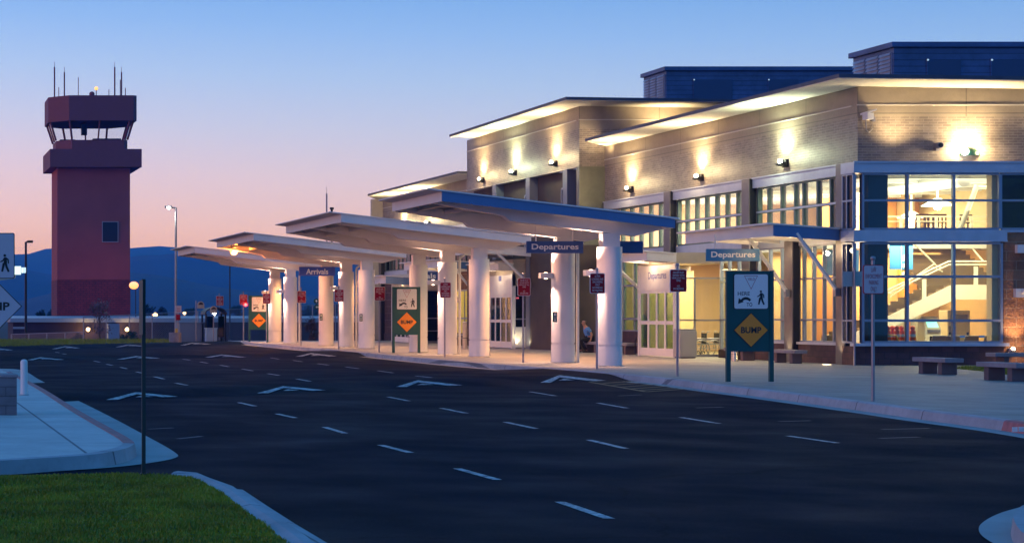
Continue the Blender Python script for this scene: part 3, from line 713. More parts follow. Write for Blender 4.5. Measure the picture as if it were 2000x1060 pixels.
# soft light that the brick lamps of the centre block throw on its front wall
lamp('SPOT', (33.0, 82.2, 9.2), 170, WARM, T, .15, aim=(0, .35, 1), spot=140, blend=1)
lamp('SPOT', (30.2, 82.0, 8.4), 60, WARM, T, .15, aim=(0, .35, 1), spot=140, blend=1)
cx_, cy_, cz_ = at(1828, 285, YA0)
cm = MB().cyl(cx_, cz_, cy_ - .28, cy_ - .02, .10, 16, axis='y').box(cx_ - .05, cx_ + .05, cy_ - .1, cy_, cz_ - .16, cz_ - .06).build('security_camera', M_galv, T)
MB().cyl(cx_, cz_, cy_ - .30, cy_ - .28, .075, 16, axis='y').build('lens', M_black, cm)
cx_, cy_, cz_ = at(1688, 228, YA0)
cm = MB().box(cx_ - .10, cx_ + .10, cy_ - .40, cy_ - .08, cz_ - .12, cz_ + .08).prism([(cx_ - .14, cz_ + .04), (cx_ + .16, cz_ + .16), (cx_ + .16, cz_ + .20), (cx_ - .14, cz_ + .10)], 'y', cy_ - .48, cy_ - .02).build('camera_housing', M_white, T)
MB().tube([(cx_ + .0, cy_ - .1, cz_ - .12), (cx_ + .02, cy_ - .08, cz_ - .42), (cx_ + .12, cy_ - .05, cz_ - .52), (cx_ + .24, cy_ - .05, cz_ - .40), (cx_ + .26, cy_ - .04, cz_ - .12)], .018).build('cable', M_galv, cm)
MB().box(cx_ + .21, cx_ + .31, cy_ - .09, cy_, cz_ - .16, cz_ + .0).build('junction_box', M_galv, cm)

# ---- glazing helper -------------------------------------------------------
def glaze(axis, c, a, zs, gl, m=M_frame, wd=0.05, dp=0.10, sill=True, parent=T, name='window'):
    """axis 'x': plane x=c, positions a along y.  axis 'y': plane y=c, positions a along x."""
    g = MB(); z0, z1 = zs[0], zs[-1]; a0, a1 = min(a), max(a)
    def bx(p, q, z, zz, d0=0.0, d1=dp):
        if axis == 'x': g.box(c - d0, c + d1, p, q, z, zz)
        else: g.box(p, q, c - d0, c + d1, z, zz)
    for p in a: bx(p - wd / 2, p + wd / 2, z0, z1)
    for z in zs: bx(a0 + wd / 2, a1 - wd / 2, z - wd / 2, z + wd / 2, .004, dp - .01)
    fr = g.build(name, m, parent)
    g = MB()
    if axis == 'x': g.box(c + .045, c + .057, a0, a1, z0, z1)
    else: g.box(a0, a1, c + .045, c + .057, z0, z1)
    g.build('pane', gl, fr); return fr

# fins (steel columns) of block A
def fin(yn, x=30.34, z1=6.43, z0=0.0, ln=0.6, wdt=0.29):
    f = MB().box(x, x + .035, yn, yn + ln, z0, z1).box(x + wdt - .035, x + wdt, yn, yn + ln, z0, z1).box(x + .035, x + wdt - .035, yn + ln / 2 - .02, yn + ln / 2 + .02, z0, z1).build('steel_column', M_fin, T)
    MB().box(x + .036, x + wdt - .036, yn + .01, yn + .03, z0, z1).build('column_web', M_fine, f)
    return f
for yn in (61.4, 68.3, 75.3): fin(yn)
fin(65.0, z1=4.1)
# fascia band above the upper windows, bay by bay
bays = [(62.05, 68.25), (68.95, 75.25), (75.95, 82.6)]
for y0, y1 in bays:
    MB().box(XA - .16, XA + .2, y0, y1, 6.08, 6.44).box(XA - .20, XA - .16, y0, y1, 6.40, 6.45).build('metal_fascia', M_alu, T)
    MB().box(XA - .04, XA + .2, y0, y1, 3.92, 4.27).build('metal_fascia', M_alu, T)
upm = [[62.1, 62.9, 63.8, 64.8, 65.4, 66.4, 67.4, 68.2], [69.0, 69.9, 70.8, 71.7, 72.6, 73.5, 74.4, 75.2], [76.0, 77.0, 78.0, 79.0, 80.0, 81.0, 82.0, 82.6]]
for a in upm: glaze('x', XA, a, [4.29, 5.22, 6.07], M_glass, M_mull, .10, .16)
# light transom lines facing the road
for y0, y1 in bays: MB().box(XA - .03, XA - .002, y0, y1, 5.19, 5.25).build('transom', M_alu, T)
# ground floor of block A towards the road
MB().box(XA - .05, XA + .2, 61.5, 68.6, 0, .60).build('base_wall', M_base, T)
MB().box(XA - .12, XA + .05, 61.5, 68.6, .60, .68).build('window_sill', M_alu, T)
glaze('x', XA, [62.0, 62.7, 63.4, 64.1, 64.8, 65.75, 66.4, 67.3, 68.2], [.70, 1.42, 2.8, 3.90], M_glass, M_frame, .06, .12)
# entrance bay beyond the vestibule
MB().box(XA - .05, XA + .2, 75.3, 82.9, 0, .9).build('base_wall', M_base, T)
glaze('x', XA, [76.0, 77.2, 78.4, 79.6, 80.8, 82.0], [.92, 1.42, 2.8, 3.90], M_glassg, M_frame, .08, .12)
MB().box(XA - .02, XA + .2, 68.9, 71.4, 0, .3).build('base_wall', M_base, T)
glaze('x', XA, [69.0, 69.8, 70.6, 71.3], [.32, 1.42, 2.8, 3.90], M_glass, M_frame, .06, .12)

# corner bay (front)
YF = 60.8; XFL, XFR = 30.6, 35.08
MB().box(XFL - .32, XFR + 18, YF - .10, YF + .3, 6.08, 6.42).box(XFL - .34, XFR + 18, YF - .16, YF - .10, 6.38, 6.44).build('metal_fascia', M_alu, T)
MB().box(XFL - .32, XFL + .2, YF + .3, YF + .75, 6.08, 6.42).build('metal_fascia', M_alu, T)
MB().box(XFL - .32, XFR + .05, YF - .10, YF + .3, 3.92, 4.27).box(XFL - .34, XFR + .05, YF - .13, YF - .10, 3.90, 3.945).build('metal_fascia', M_alu, T)
MB().box(XFL - .32, XFL + .2, YF + .3, YF + .75, 3.92, 4.27).build('metal_fascia', M_alu, T)
xm = [(p + 203) * YF / F for p in (1686, 1773, 1864, 1953)]
glaze('y', YF, [xm[0], xm[1], xm[2], xm[3]], [4.31, 5.21, 6.05], M_glass, M_frame, .07, .12)
glaze('y', YF, [xm[0], xm[1], xm[2], xm[3] + .06], [.72, 1.41, 2.8, 3.86], M_glass, M_frame, .08, .12)
glaze('x', XFL - .3, [YF + .02, YF + .42, YF + .7], [4.31, 5.21, 6.05], M_glassd, M_frame, .06, .1)
glaze('x', XFL - .3, [YF + .02, YF + .42, YF + .7], [.72, 1.41, 2.8, 3.86], M_glassd, M_frame, .06, .1)
MB().box(XFL - .34, XFR + .1, YF - .14, YF + .1, .60, .70).build('window_sill', M_alu, T)
MB().box(XFL - .28, XFR + .0, YF, YF + .3, 0, .60).build('base_wall', M_base, T)
MB().box(XFL - .28, XFL, YF + .3, YF + .75, 0, .60).build('base_wall', M_base, T)
# upper windows going right, dark glass
glaze('y', YF + .02, [xm[3] + .05, xm[3] + 1.45, xm[3] + 2.9, xm[3] + 4.4], [4.31, 5.21, 6.05], M_glassd, M_frame, .07, .12)
MB().box(XFR, XE, YF + .15, YF + .45, 6.045, 6.08).build('window_head', M_alu, T)
MB().box(XFR, XE, YF - .0, YF + .3, 4.20, 4.27).build('window_ledge', M_alu, T)
# split-face wall to the right
MB().box(XFR + .02, XE, YF + .05, YF + .4, 0, 4.20).build('block_wall', M_split, T)
bx_, by_, bz_ = at(1984, 486, YF); MB().box(bx_, bx_ + .5, YF - .1, YF + .05, bz_ - .13, bz_ + .13).build('bracket_plate', M_white, T)
bx_, by_, bz_ = at(1981, 572, YF); MB().box(bx_, bx_ + .7, YF - .1, YF + .05, bz_ - .14, bz_ + .14).build('bracket_plate', M_white, T)
p0 = at(1997, 572, YF - .15); MB().tube([p0, (p0[0] + .9, p0[1] - 1.6, p0[2] + 1.6)], .07, 12).build('canopy_strut', M_white, T)
x, y, z = at(1975, 684, YF); d = MB().ball((x, YF - .02, z), .13, sz=.8).build('low_wall_lamp', M_galv, T)
MB().ball((x, YF - .1, z + .05), .06).build('bulb', E_warm, d)
lamp('SPOT', (x + .1, YF - .35, .75), 45, (1, .62, .3), d, .08, aim=(0.05, .35, 1), spot=120, blend=.9)
lamp('SPOT', (x + .2, YF - .5, 1.0), 25, (1, .62, .3), d, .08, aim=(0, .3, -1), spot=130, blend=.9)

# interior of block A -------------------------------------------------------
MB().box(30.9, XE, 61.2, 82.5, .01, .03).build('lobby_floor', M_intf, T)
MB().box(30.9, XE, 61.5, 82.6, 6.30, 6.42).build('lobby_ceiling', M_intc, T)
MB().box(32.6, XE, 67.6, 82.6, 3.92, 4.2).build('upper_floor', M_intc, T)
MB().box(30.96, 31.58, 61.14, 61.7, .03, 3.92).build('interior_pier', mat('dark pier', (.05, .035, .03), .5), T)
MB().box(30.96, 31.58, 61.14, 61.7, 4.27, 6.3).build('interior_pier', mat('sky tinted pier', (.01, .03, .06), .5), T)  # upper pier coloured dark blue for the sky reflected in the glass
MB().box(xm[3] - .14, xm[3] + .1, 61.0, 61.3, .7, 6.05).build('interior_pier', M_inty, T)
MB().box(30.9, XE, 82.3, 82.5, .03, 6.3).build('interior_wall', M_int, T)
MB().box(35.2, XE, 73.0, 73.2, 4.2, 6.3).build('interior_wall', M_into, T)
MB().box(32.6, XE, 71.6, 71.8, .03, 3.9).build('interior_wall', M_inty, T)
MB().box(38.9, 39.1, 61.2, 73.0, .03, 6.3).build('interior_wall', M_inty, T)
MB().box(36.2, 37.0, 72.2, 72.9, 4.2, 6.3).box(38.0, 38.3, 72.2, 72.9, 4.2, 6.3).build('interior_wall', M_inty, T)
MB().box(34.2, 34.6, 70.0, 71.5, .03, 3.9).box(37.3, 37.7, 70.9, 71.5, .03, 3.9).build('interior_wall', M_into, T)
g = MB()
for k in range(6): g.box(31.2, 38.8, 62.6 + k * 2.0, 62.85 + k * 2.0, 6.02, 6.3)
g.build('ceiling_beam', M_intc, T)
g = MB(); g.cyl(34.6, 5.95, 62.2, 70, .22, 20, axis='y'); g.build('air_duct', M_intc, T)
g = MB(); g.tube([at(1876, 447, 63), at(1908, 362, 63)], .09, 4); g.build('diagonal_brace', M_cream, T)
g = MB(); g.tube([at(1908, 366, 63), at(1936, 366, 63), at(1948, 400, 63)], .07, 4); g.build('diagonal_brace', M_cream, T)
lamp('AREA', (34.8, 65.0, 6.0), 230, (1, .85, .62), T, sx=6, sy=6, aim=(0, 0, -1))
lamp('AREA', (34.8, 70.5, 5.95), 170, (1, .86, .58), T, sx=5, sy=4, aim=(0, 0, -1))
lamp('AREA', (34.8, 64.2, 5.0), 90, (1, .95, .75), T, sx=5, sy=4, aim=(0, 0, 1))
lamp('AREA', (34.8, 69.8, 3.8), 260, (1, .72, .36), T, sx=5, sy=3, aim=(0, 0, -1))
lamp('AREA', (33.5, 76.0, 6.0), 800, (1, .80, .66), T, sx=4, sy=10, aim=(0, 0, -1))
lamp('AREA', (33.5, 76.0, 3.8), 300, (1, .80, .42), T, sx=2, sy=8, aim=(0, 0, -1))
lamp('POINT', (36.8, 70.6, 3.3), 30, (1, .6, .2), T, .1)
lamp('AREA', (34.6, 62.3, 3.75), 110, (1, .88, .68), T, sx=5, sy=1.2, aim=(0, .8, -1))  # added fill to brighten the kiosk, cabinet and stair fronts
# stair
YS = 65.0
sA = at(1738, 616, YS); sB = at(1860, 556, YS); sl = (sB[2] - sA[2]) / (sB[0] - sA[0])
x_lo = sA[0] - 1.6; z_lo = sA[2] - 1.6 * sl
th = .34
st = MB().prism([(x_lo, z_lo), (sB[0], sB[2]), (39.0, sB[2]), (39.0, sB[2] - .5), (sB[0] + .1, sB[2] - .5), (x_lo, z_lo - th)], 'y', YS, YS + .06).prism([(x_lo, z_lo), (sB[0], sB[2]), (sB[0] + .1, sB[2] - .5), (x_lo, z_lo - th)], 'y', YS + 1.5, YS + 1.56).build('lobby_stair', M_cream, T)
g = MB(); nst = 14
for k in range(nst):
    t = k / nst; g.box(x_lo + (sB[0] - x_lo) * t, x_lo + (sB[0] - x_lo) * (t + 1 / nst) + .03, YS + .06, YS + 1.5, z_lo + (sB[2] - z_lo) * t - .12, z_lo + (sB[2] - z_lo) * (t + 1 / nst) - .02)
for k in range(10):
    g.box(35.6, 38.2, YS + 1.6 + .28 * k, YS + 1.9 + .28 * k, sB[2] + .16 * k - .1, sB[2] + .16 * (k + 1))
g.box(sB[0], 38.9, YS + .06, YS + 1.6, sB[2] - .2, sB[2] - .02)
g.build('stair_steps', M_stair, st)
g = MB()
for dz in (0, -.11):
    r0_, r1_ = at(1738, 564, YS), at(1853, 510.5, YS)
    g.tube([(r0_[0] - 1, YS, r0_[2] - .47 + dz), (r0_[0], YS, r0_[2] + dz), (r1_[0], YS, r1_[2] + dz), (39, YS, r1_[2] + dz)], .03, 8)
    r0_, r1_ = at(1738, 574, YS + 1.5), at(1824, 516, YS + 1.5)
    g.tube([(r0_[0], YS + 1.5, r0_[2] + dz), (r1_[0], YS + 1.5, r1_[2] + dz), (r1_[0] + .3, YS + 1.5, r1_[2] - .15 + dz)], .03, 8)
g.tube([at(1785, 475, YS + 1.7), at(1826, 516, YS + 1.6)], .035, 8); g.tube([at(1890, 475, YS + 3), at(1920, 510, YS + 2)], .035, 8)
g.build('handrail', M_cream, st)
g = MB()
for px, pt, pb in ((1805, 545, 590), (1862, 520, 556), (1906, 520, 556), (1940, 520, 556)):
    a_, b_ = at(px, pt, YS + .03), at(px, pb, YS + .03); g.box(a_[0] - .07, a_[0] + .07, YS + .02, YS + .05, b_[2], a_[2])
g.build('rail_post', M_cream, st)
g = MB(); q = [at(1742, 575, YS + .03), at(1855, 523, YS + .03), at(1856, 552, YS + .03), at(1742, 608, YS + .03)]; g.add(q, [(0, 1, 2, 3)]); q = [at(1863, 521, YS + .03), at(1946, 521, YS + .03), at(1946, 554, YS + .03), at(1863, 554, YS + .03)]; g.add(q, [(0, 1, 2, 3)])
g.build('balustrade_glass', M_glass, st)
# upper-floor balustrade
g = MB(); g.box(33.4, 38.8, 67.6, 67.65, 5.02, 5.07).box(33.4, 38.8, 67.6, 67.65, 4.86, 4.89)
for k in range(9): g.box(33.5 + k * .62, 33.58 + k * .62, 67.6, 67.66, 4.2, 5.02)
g.build('balustrade', M_cream, T)
# pendant lamps (belong to the ceiling)
for px, Yp in ((1831, 64.0), (1780, 72.0), (1905, 70.0)):
    x, y, z = at(px, 402, 64.0); x = (px + 203) * Yp / F
    s = MB().cyl(x, Yp, z + .25, 6.2, .035, 8).cyl(x, Yp, z, z + .25, .50, 20, r1=.10).build('pendant_lamp', emat('lit shade', (1, .92, .7), 1.6), T)
    MB().ball((x, Yp, z - .02), .12).build('bulb', E_white, s); lamp('POINT', (x, Yp, z - .3), 40, WARM, s, .15)
# exit light
x, y, z = at(1891, 379, 72.0); MB().box(x - .16, x + .16, 71.95, 72.0, z - .1, z + .1).build('exit_light', E_exit, T)

# hanging banner inside
ban = thing('wayfinding_banner', 'tall blue banner with white pictograms hanging inside the corner window', 'banner', at(1755, 526, 62.4))
a_, b_ = at(1738, 474, 62.4), at(1771, 526, 62.4)
MB().box(a_[0], b_[0] + .2, 62.4, 62.43, b_[2], 3.9).build('cloth', mat('banner blue', (.05, .28, .55), .6), ban)
g = MB(); x = at(1766, 0, 62.4)[0]
g.box(x - .08, x + .06, 62.385, 62.395, 3.35, 3.5).box(x - .04, x + .02, 62.385, 62.395, 3.5, 3.54)
g.box(x - .08, x + .04, 62.385, 62.395, 3.12, 3.20).box(x - .05, x + .02, 62.385, 62.395, 3.2, 3.25)
g.cyl(x - .01, 2.92, 62.385, 62.395, .08, 16, axis='y').box(x - .10, x - .09, 62.385, 62.395, 2.8, 3.9)
g.build('pictogram', M_letter, ban)
sg = thing('hanging_lobby_sign', 'blue overhead sign with up arrows and white words behind the road-side glass', 'sign', at(1612, 520, 63.5))
MB().box(31.0, 32.1, 64.0, 64.04, 2.9, 3.75).build('panel', mat('deep sign blue', (.03, .16, .32), .6), sg)
for k in range(3): MB().prism([(31.2, 3.45 - k * .27), (31.3, 3.6 - k * .27), (31.4, 3.45 - k * .27), (31.34, 3.45 - k * .27), (31.3, 3.52 - k * .27), (31.26, 3.45 - k * .27)], 'y', 63.985, 63.995).build('arrow', M_letter, sg)
text(sg, 'Bag\nRen\nInfo', .45, .72, (31.75, 63.99, 3.32), '-y', M_letter)

# kiosks, seats, cones indoors
def kiosk(x, y, label, kind):
    t = thing('check_in_kiosk' if kind else 'service_cabinet', label, 'kiosk' if kind else 'cabinet', (x, y, .03))
    if kind:
        MB().prism([(y - .25, .03), (y + .25, .03), (y + .25, 1.5), (y - .0, 1.55), (y - .25, 1.15)], 'x', x - .28, x + .28).build('body', M_cream, t, bevel=.03)
        MB().prism([(y - .262, 1.16), (y - .252, 1.16), (y - .03, 1.47), (y - .04, 1.48)], 'x', x - .18, x + .18).build('screen', E_screen, t)
        MB().box(x - .2, x + .2, y - .34, y - .25, 1.0, 1.08).build('shelf', M_galv, t)
        MB().box(x - .12, x + .12, y - .262, y - .25, .7, .86).build('printer_slot', M_black, t)
    else:
        MB().box(x - .4, x + .4, y - .3, y + .3, .03, 1.75).build('body', M_cream, t, bevel=.03)
        MB().box(x - .3, x + .3, y - .312, y - .3, 1.35, 1.6).build('label_plate', M_galv, t)
        MB().box(x - .34, x - .32, y - .33, y - .3, .5, 1.2).build('handle', M_black, t)
kx = lambda px, Y: (px + 203) * Y / F
kiosk(kx(1815, 66), 66, 'cream check-in kiosk with green screen below the stair', 1)
kiosk(kx(1800, 67.5), 67.5, 'cream check-in kiosk further back left of the first one', 1)
kiosk(kx(1864, 68), 68, 'tall cream cabinet right of the kiosks', 0)
kiosk(kx(1745, 68), 68, 'cream cabinet beside the dark pier behind the cones', 0)
for i, px in enumerate((1823, 1850, 1887, 1925)):
    Yc = 62.6; x = kx(px, Yc) + .15
    t = thing('lobby_seat', 'grey vinyl lobby seat, ' + ('leftmost', 'second from the left', 'third from the left', 'rightmost')[i] + ' of the row under the corner window', 'seat', (x, Yc, .03), 'row of grey lobby seats')
    MB().box(x - .26, x + .26, Yc + .1, Yc + .6, .40, .47).build('cushion', M_chair, t, bevel=.02)
    MB().hexa([(x - .26, Yc, .45), (x + .26, Yc, .45), (x + .26, Yc + .08, .45), (x - .26, Yc + .08, .45)], [(x - .22, Yc - .1, .92), (x + .22, Yc - .1, .92), (x + .22, Yc - .05, .92), (x - .22, Yc - .05, .92)]).build('backrest', M_chair, t, bevel=.02)
    for sx in (-.22, .22): MB().box(x + sx - .02, x + sx + .02, Yc + .1, Yc + .5, .03, .40).build('leg', M_galv, t)
for i, px in enumerate((1734, 1743, 1752, 1761, 1782.5)):
    Yc = 61.7 + (i % 2) * .12; x = kx(px, Yc)
    t = thing('traffic_delineator', 'orange and white striped delineator post, ' + ('leftmost of five', 'second from left', 'middle one of five', 'fourth from left', 'rightmost, apart from the others')[i] + ' behind the glass', 'delineator', (x, Yc, .03), 'orange delineator posts behind the corner window')
    MB().cyl(x, Yc, .03, .09, .19, 16).cyl(x, Yc, .09, 1.08, .115, 16, r1=.085).cyl(x, Yc, 1.08, 1.13, .05, 12).ball((x, Yc, 1.17), .075).build('body', M_coneo, t)
    g = MB()
    for z in (.45, .68, .88): g.cyl(x, Yc, z, z + .09, .118 - .03 * (z - .09), 16)
    g.build('reflective_band', M_conew, t)
tp = tag(MB().tube([(kx(1690, 61.6), 61.62, .92), (kx(1712, 61.6), 61.6, .86), (kx(1734, 61.6), 61.58, .95), (kx(1748, 61.6), 61.55, .93), (kx(1755, 61.6), 61.55, .7), (kx(1757, 61.6), 61.55, .1)], .022, 6).build('warning_tape', M_yelt), 'yellow warning tape strung from the pier to the delineator posts', 'tape')
bb = thing('queue_barrier', 'black queue posts with a blue retractable belt behind the grey seats', 'queue barrier', (kx(1870, 65), 65, .03))
for px in (1855, 1890, 1936):
    x = kx(px, 65); MB().cyl(x, 65, .03, .06, .17, 16).cyl(x, 65, .06, 1.0, .035, 10).build('post', M_black, bb)
MB().box(kx(1872, 65), kx(1936, 65), 64.99, 65.01, .82, .89).build('belt', mat('belt blue', (.02, .12, .55), .6), bb)
for i, (px, Yc) in enumerate(((1795, 68.6), (1812, 68.9), (1830, 68.6), (1880, 69), (1925, 69))):
    x = kx(px, Yc); z0 = 4.2
    t = thing('dining_chair', 'dark wooden spindle chair on the upper floor, ' + ('leftmost', 'second from the left', 'third from the left', 'fourth from the left', 'rightmost')[i] + ' behind the railing', 'chair', (x, Yc, z0), 'dark wooden chairs on the upper floor')
    MB().box(x - .22, x + .22, Yc - .22, Yc + .22, z0 + .43, z0 + .48).build('seat', M_wood, t)
    for sx in (-.2, .2):
        for sy in (-.2, .2): MB().box(x + sx - .02, x + sx + .02, Yc + sy - .02, Yc + sy + .02, z0, z0 + .43).build('leg', M_wood, t)
    g = MB().box(x - .22, x + .22, Yc - .23, Yc - .19, z0 + .88, z0 + .98).box(x - .22, x + .22, Yc - .23, Yc - .19, z0 + .66, z0 + .70)
    for sx in (-.2, -.07, .07, .2): g.box(x + sx - .02, x + sx + .02, Yc - .23, Yc - .19, z0 + .48, z0 + .9)
    g.build('backrest', M_wood, t)

# ---- vestibule of block A with sliding doors ------------------------------
def vestibule(y0, y1, x0, x1, ztop, sign, side_glass, zd=2.95):
    """door wall faces the road (plane x=x0), near side wall faces the camera (plane y=y0)"""
    V = MB().box(x0, x1, y0, y1, zd + .55 if sign else zd, ztop).box(x0, x1, y1 - .1, y1, 0, ztop).build('vestibule', M_beige, T)
    MB().box(x0 - .02, x0 + .12, y0 + .02, y1, zd - .42, zd + .52).build('door_header', M_white, V)
    n = 4; L = (y1 - y0 - .35) / n; zt = zd - .42
    for k in range(n):
        a = y0 + .2 + k * L
        d = MB().box(x0, x0 + .06, a, a + .07, .02, zt).box(x0, x0 + .06, a + L - .07, a + L, .02, zt).box(x0, x0 + .06, a + .07, a + L - .07, .02, .32).box(x0, x0 + .06, a + .07, a + L - .07, zt - .12, zt).box(x0, x0 + .06, a + .07, a + L - .07, 1.22, 1.36).build('sliding_door', M_white, V)
        ORG[d.name] = ORG[V.name]
        MB().box(x0 + .025, x0 + .035, a + .07, a + L - .07, .32, zt - .12).build('door_pane', M_glassg, V)
    MB().box(x0 - .03, x0 + .14, y0, y0 + .2, 0, zd + .55).box(x0 - .03, x0 + .14, y1 - .15, y1, 0, zd + .55).build('door_jamb', M_white, V)
    if sign: text(V, sign, (y1 - y0) * .48, .36, (x0 - .024, (y0 + y1) / 2 - .1, zd + .10), '-x', mat('blue lettering', (.10, .13, .42), .5), bold=.01)
    # near side glass
    MB().box(x0 + .14, x1 + side_glass, y0, y0 + .06, zd - .03, zd + .03).box(x0 + .14, x1 + side_glass, y0, y0 + .06, .02, .12).box(x0 + .14, x1 + side_glass, y0, y0 + .06, 1.36, 1.42).box(x0 + .14, x1 + side_glass, y0, y0 + .06, .66, .70).box(x0 + .68, x0 + .74, y0, y0 + .06, .12, zd - .03).build('side_frame', M_galv, V)
    MB().box(x0 + .14, x1 + side_glass, y0 + .025, y0 + .037, .1, zd).build('side_pane', M_glassg if sign == '' else M_glass, V)
    return V
V1 = vestibule(71.4, 75.0, 29.0, 31.0, 3.9, 'Departures', .2)
lamp('AREA', (30.0, 73.3, 3.3), 70, (1, .80, .40), T, sx=1.4, sy=2.5, aim=(0, 0, -1))
MB().box(29.3, 31.0, 74.6, 74.7, 0, 3.3).build('vestibule_back', M_inty, T)
V2 = vestibule(90.3, 93.9, 29.0, 30.05, 4.2, '', 0.0)
V3 = vestibule(108.3, 112.3, 29.0, 30.6, 3.9, '', 0.0)
lamp('AREA', (29.6, 92, 3.0), 14, (1, .85, .5), T, sx=.8, sy=2.5, aim=(0, 0, -1))
MB().box(28.95, 28.975, 91.9, 92.25, 3.2, 3.45).build('wall_plaque', mat('plaque blue', (.12, .15, .4), .5), T)
MB().box(29.5, 29.52, 91.0, 91.8, 2.35, 2.42).build('neon_light', E_neon, T)

# ---- blocks B and C lower facade -----------------------------------------
MB().box(XB + .35, XB + .6, 83.3, 99.2, 0, 7.96).build('dark_wall', M_darkwall, T)
MB().box(XB, XB + .35, 83.3, 89.3, 0, 5.4).build('dark_wall', M_darkwall, T)
for yn in (84.4, 89.4, 94.4):
    MB().box(XB - .04, XB + .35, yn - .1, yn + .45, 0 if yn != 94.4 else 4.3, 7.96).build('steel_pilaster', mat('slate pilaster', (.20, .22, .28), .45, .4), T)
    glaze('x', XB + .2, [yn + .75, yn + 1.35], [4.6, 6.2, 7.2], M_glassd, M_frame, .08, .1)
MB().box(XB, XB + .3, 94, 99.2, 0, 4.2).build('dark_wall', brick_mat('umber block', (.12, .05, .035), (.10, .04, .03), (.25, .16, .12), .9, .42, .012, rough=.85, bump=.6), T)
MB().box(XB - .02, XB, 95.2, 98.6, .5, 2.4).build('etched_panel', mat('etched metal', (.45, .30, .24), .3, .6, var=.5, vscale=4), T)
MB().box(XA, XA + .3, 99.2, 121.0, 0, 3.9).build('dark_wall', MATS['umber block'], T)
MB().box(XA - .02, XA + .2, 99.2, 121, 3.92, 4.27).box(XA - .14, XA + .2, 99.2, 121, 6.08, 6.44).build('metal_fascia', M_alu, T)
MB().box(XA + .2, XA + .5, 99.2, 121, 4.27, 6.1).build('dark_wall', M_darkwall, T)
for yn in (99.4, 106.4, 113.4, 120.2): fin(yn)
for y0, y1 in ((100.2, 106.2), (107.2, 113.2), (114.2, 120)):
    glaze('x', XA, [y0 + (y1 - y0) * k / 6 for k in range(7)], [4.29, 5.22, 6.07], M_glassd, M_mull, .1, .16)
wv = glaze('x', XA - .06, [101.2, 103.2, 105.6], [.5, 1.4, 2.9], MATS['clear glass'], M_frame, .08, .1)
MB().box(XA - .02, XA - .01, 101.3, 105.5, .6, 2.9).build('glow_panel', mat('olive glow panel', (.5, .42, .08), .8, emit=(.55, .42, .08), estr=.35), T)  # thin self-glowing sheet stands in for a lit room behind the window
MB().box(XA - .06, XA, 99.2, 121, 0, .45).build('base_wall', M_base, T)

# ---- small canopies fixed to the building ---------------------------------
def wall_canopy(y0, y1, x0, x1, z, struts, deep=.30, sheet_over=.25, fas=M_bluefas):
    sl = -.07
    def zz(x): return z + sl * (x - x0)
    C = MB().prism([(x0 - .22, zz(x0 - .22) + .06), (x1, zz(x1) + .06), (x1, zz(x1) + .11), (x0 - .22, zz(x0 - .22) + .11)], 'y', y0 - .05, y1 + .25).build('entrance_canopy', M_white, T)
    MB().prism([(x0, zz(x0) - deep), (x1, zz(x1) - deep), (x1, zz(x1) + .055), (x0, zz(x0) + .055)], 'y', y0, y0 + .05).build('fascia', fas, C)
    MB().prism([(y0 + .05, z - deep), (y1, z - deep), (y1, z + .055), (y0 + .05, z + .055)], 'x', x0, x0 + .05).build('fascia', M_white, C)
    MB().prism([(x0 + .05, zz(x0) - .08), (x1, zz(x1) - .08), (x1, zz(x1) - .02), (x0 + .05, zz(x0) - .02)], 'y', y0 + .06, y1).build('canopy_soffit', M_white, C)
    k = y0 + 1.0
    while k < y1 - .3:
        MB().prism([(x0 + .06, zz(x0) - .24), (x1, zz(x1) - .24), (x1, zz(x1) - .08), (x0 + .06, zz(x0) - .08)], 'y', k, k + .08).build('purlin', M_white, C); k += 1.6
    for ys, zb in struts:
        s = MB().tube([(x1 - .05, ys, zb), (x0 + .75, ys, zz(x0 + .75) - .15)], .065, 12).build('strut', M_white, C)
        MB().box(x1 - .14, x1, ys - .09, ys + .09, zb - .16, zb + .10).build('strut_plate', M_galv, C)
    return C
wall_canopy(61.7, 68.6, 28.2, 30.32, 4.42, [(61.75, 2.35), (65.2, 2.35)])
wall_canopy(71.35, 75.6, 27.9, 29.0, 3.86, [], deep=.25, fas=M_white)
MB().tube([(28.4, 76.4, 3.7), (29.95, 76.4, 2.3)], .07, 12).build('canopy_strut', M_white, T)
wall_canopy(88.9, 94.5, 27.0, 29.4, 4.75, [(88.95, 3.0)], fas=M_white)
wall_canopy(90.2, 94.4, 28.3, 29.0, 3.95, [], deep=.25, fas=M_white)
wall_canopy(99.7, 106.6, 28.2, 30.32, 4.35, [(99.8, 2.4), (103.2, 2.4)])
wall_canopy(108.2, 113.0, 27.6, 29.0, 3.7, [(108.3, 2.2)], deep=.35)
for y, e in ((66, 26), (63, 20)): lamp('POINT', (29.3, y, 3.7), e, (1, .70, .38), T, .08)
lamp('POINT', (28.5, 73.4, 3.45), 16, (1, .66, .4), T, .08)
lamp('POINT', (28.3, 92, 3.5), 14, (1, .75, .5), T, .08)
for y in (101, 104, 110): lamp('POINT', (28.9, y, 3.5), 20, (1, .68, .36), T, .08)
lamp('SPOT', (29.0, 100.5, .2), 25, (1, .6, .25), T, .05, aim=(.5, .1, 1), spot=100)

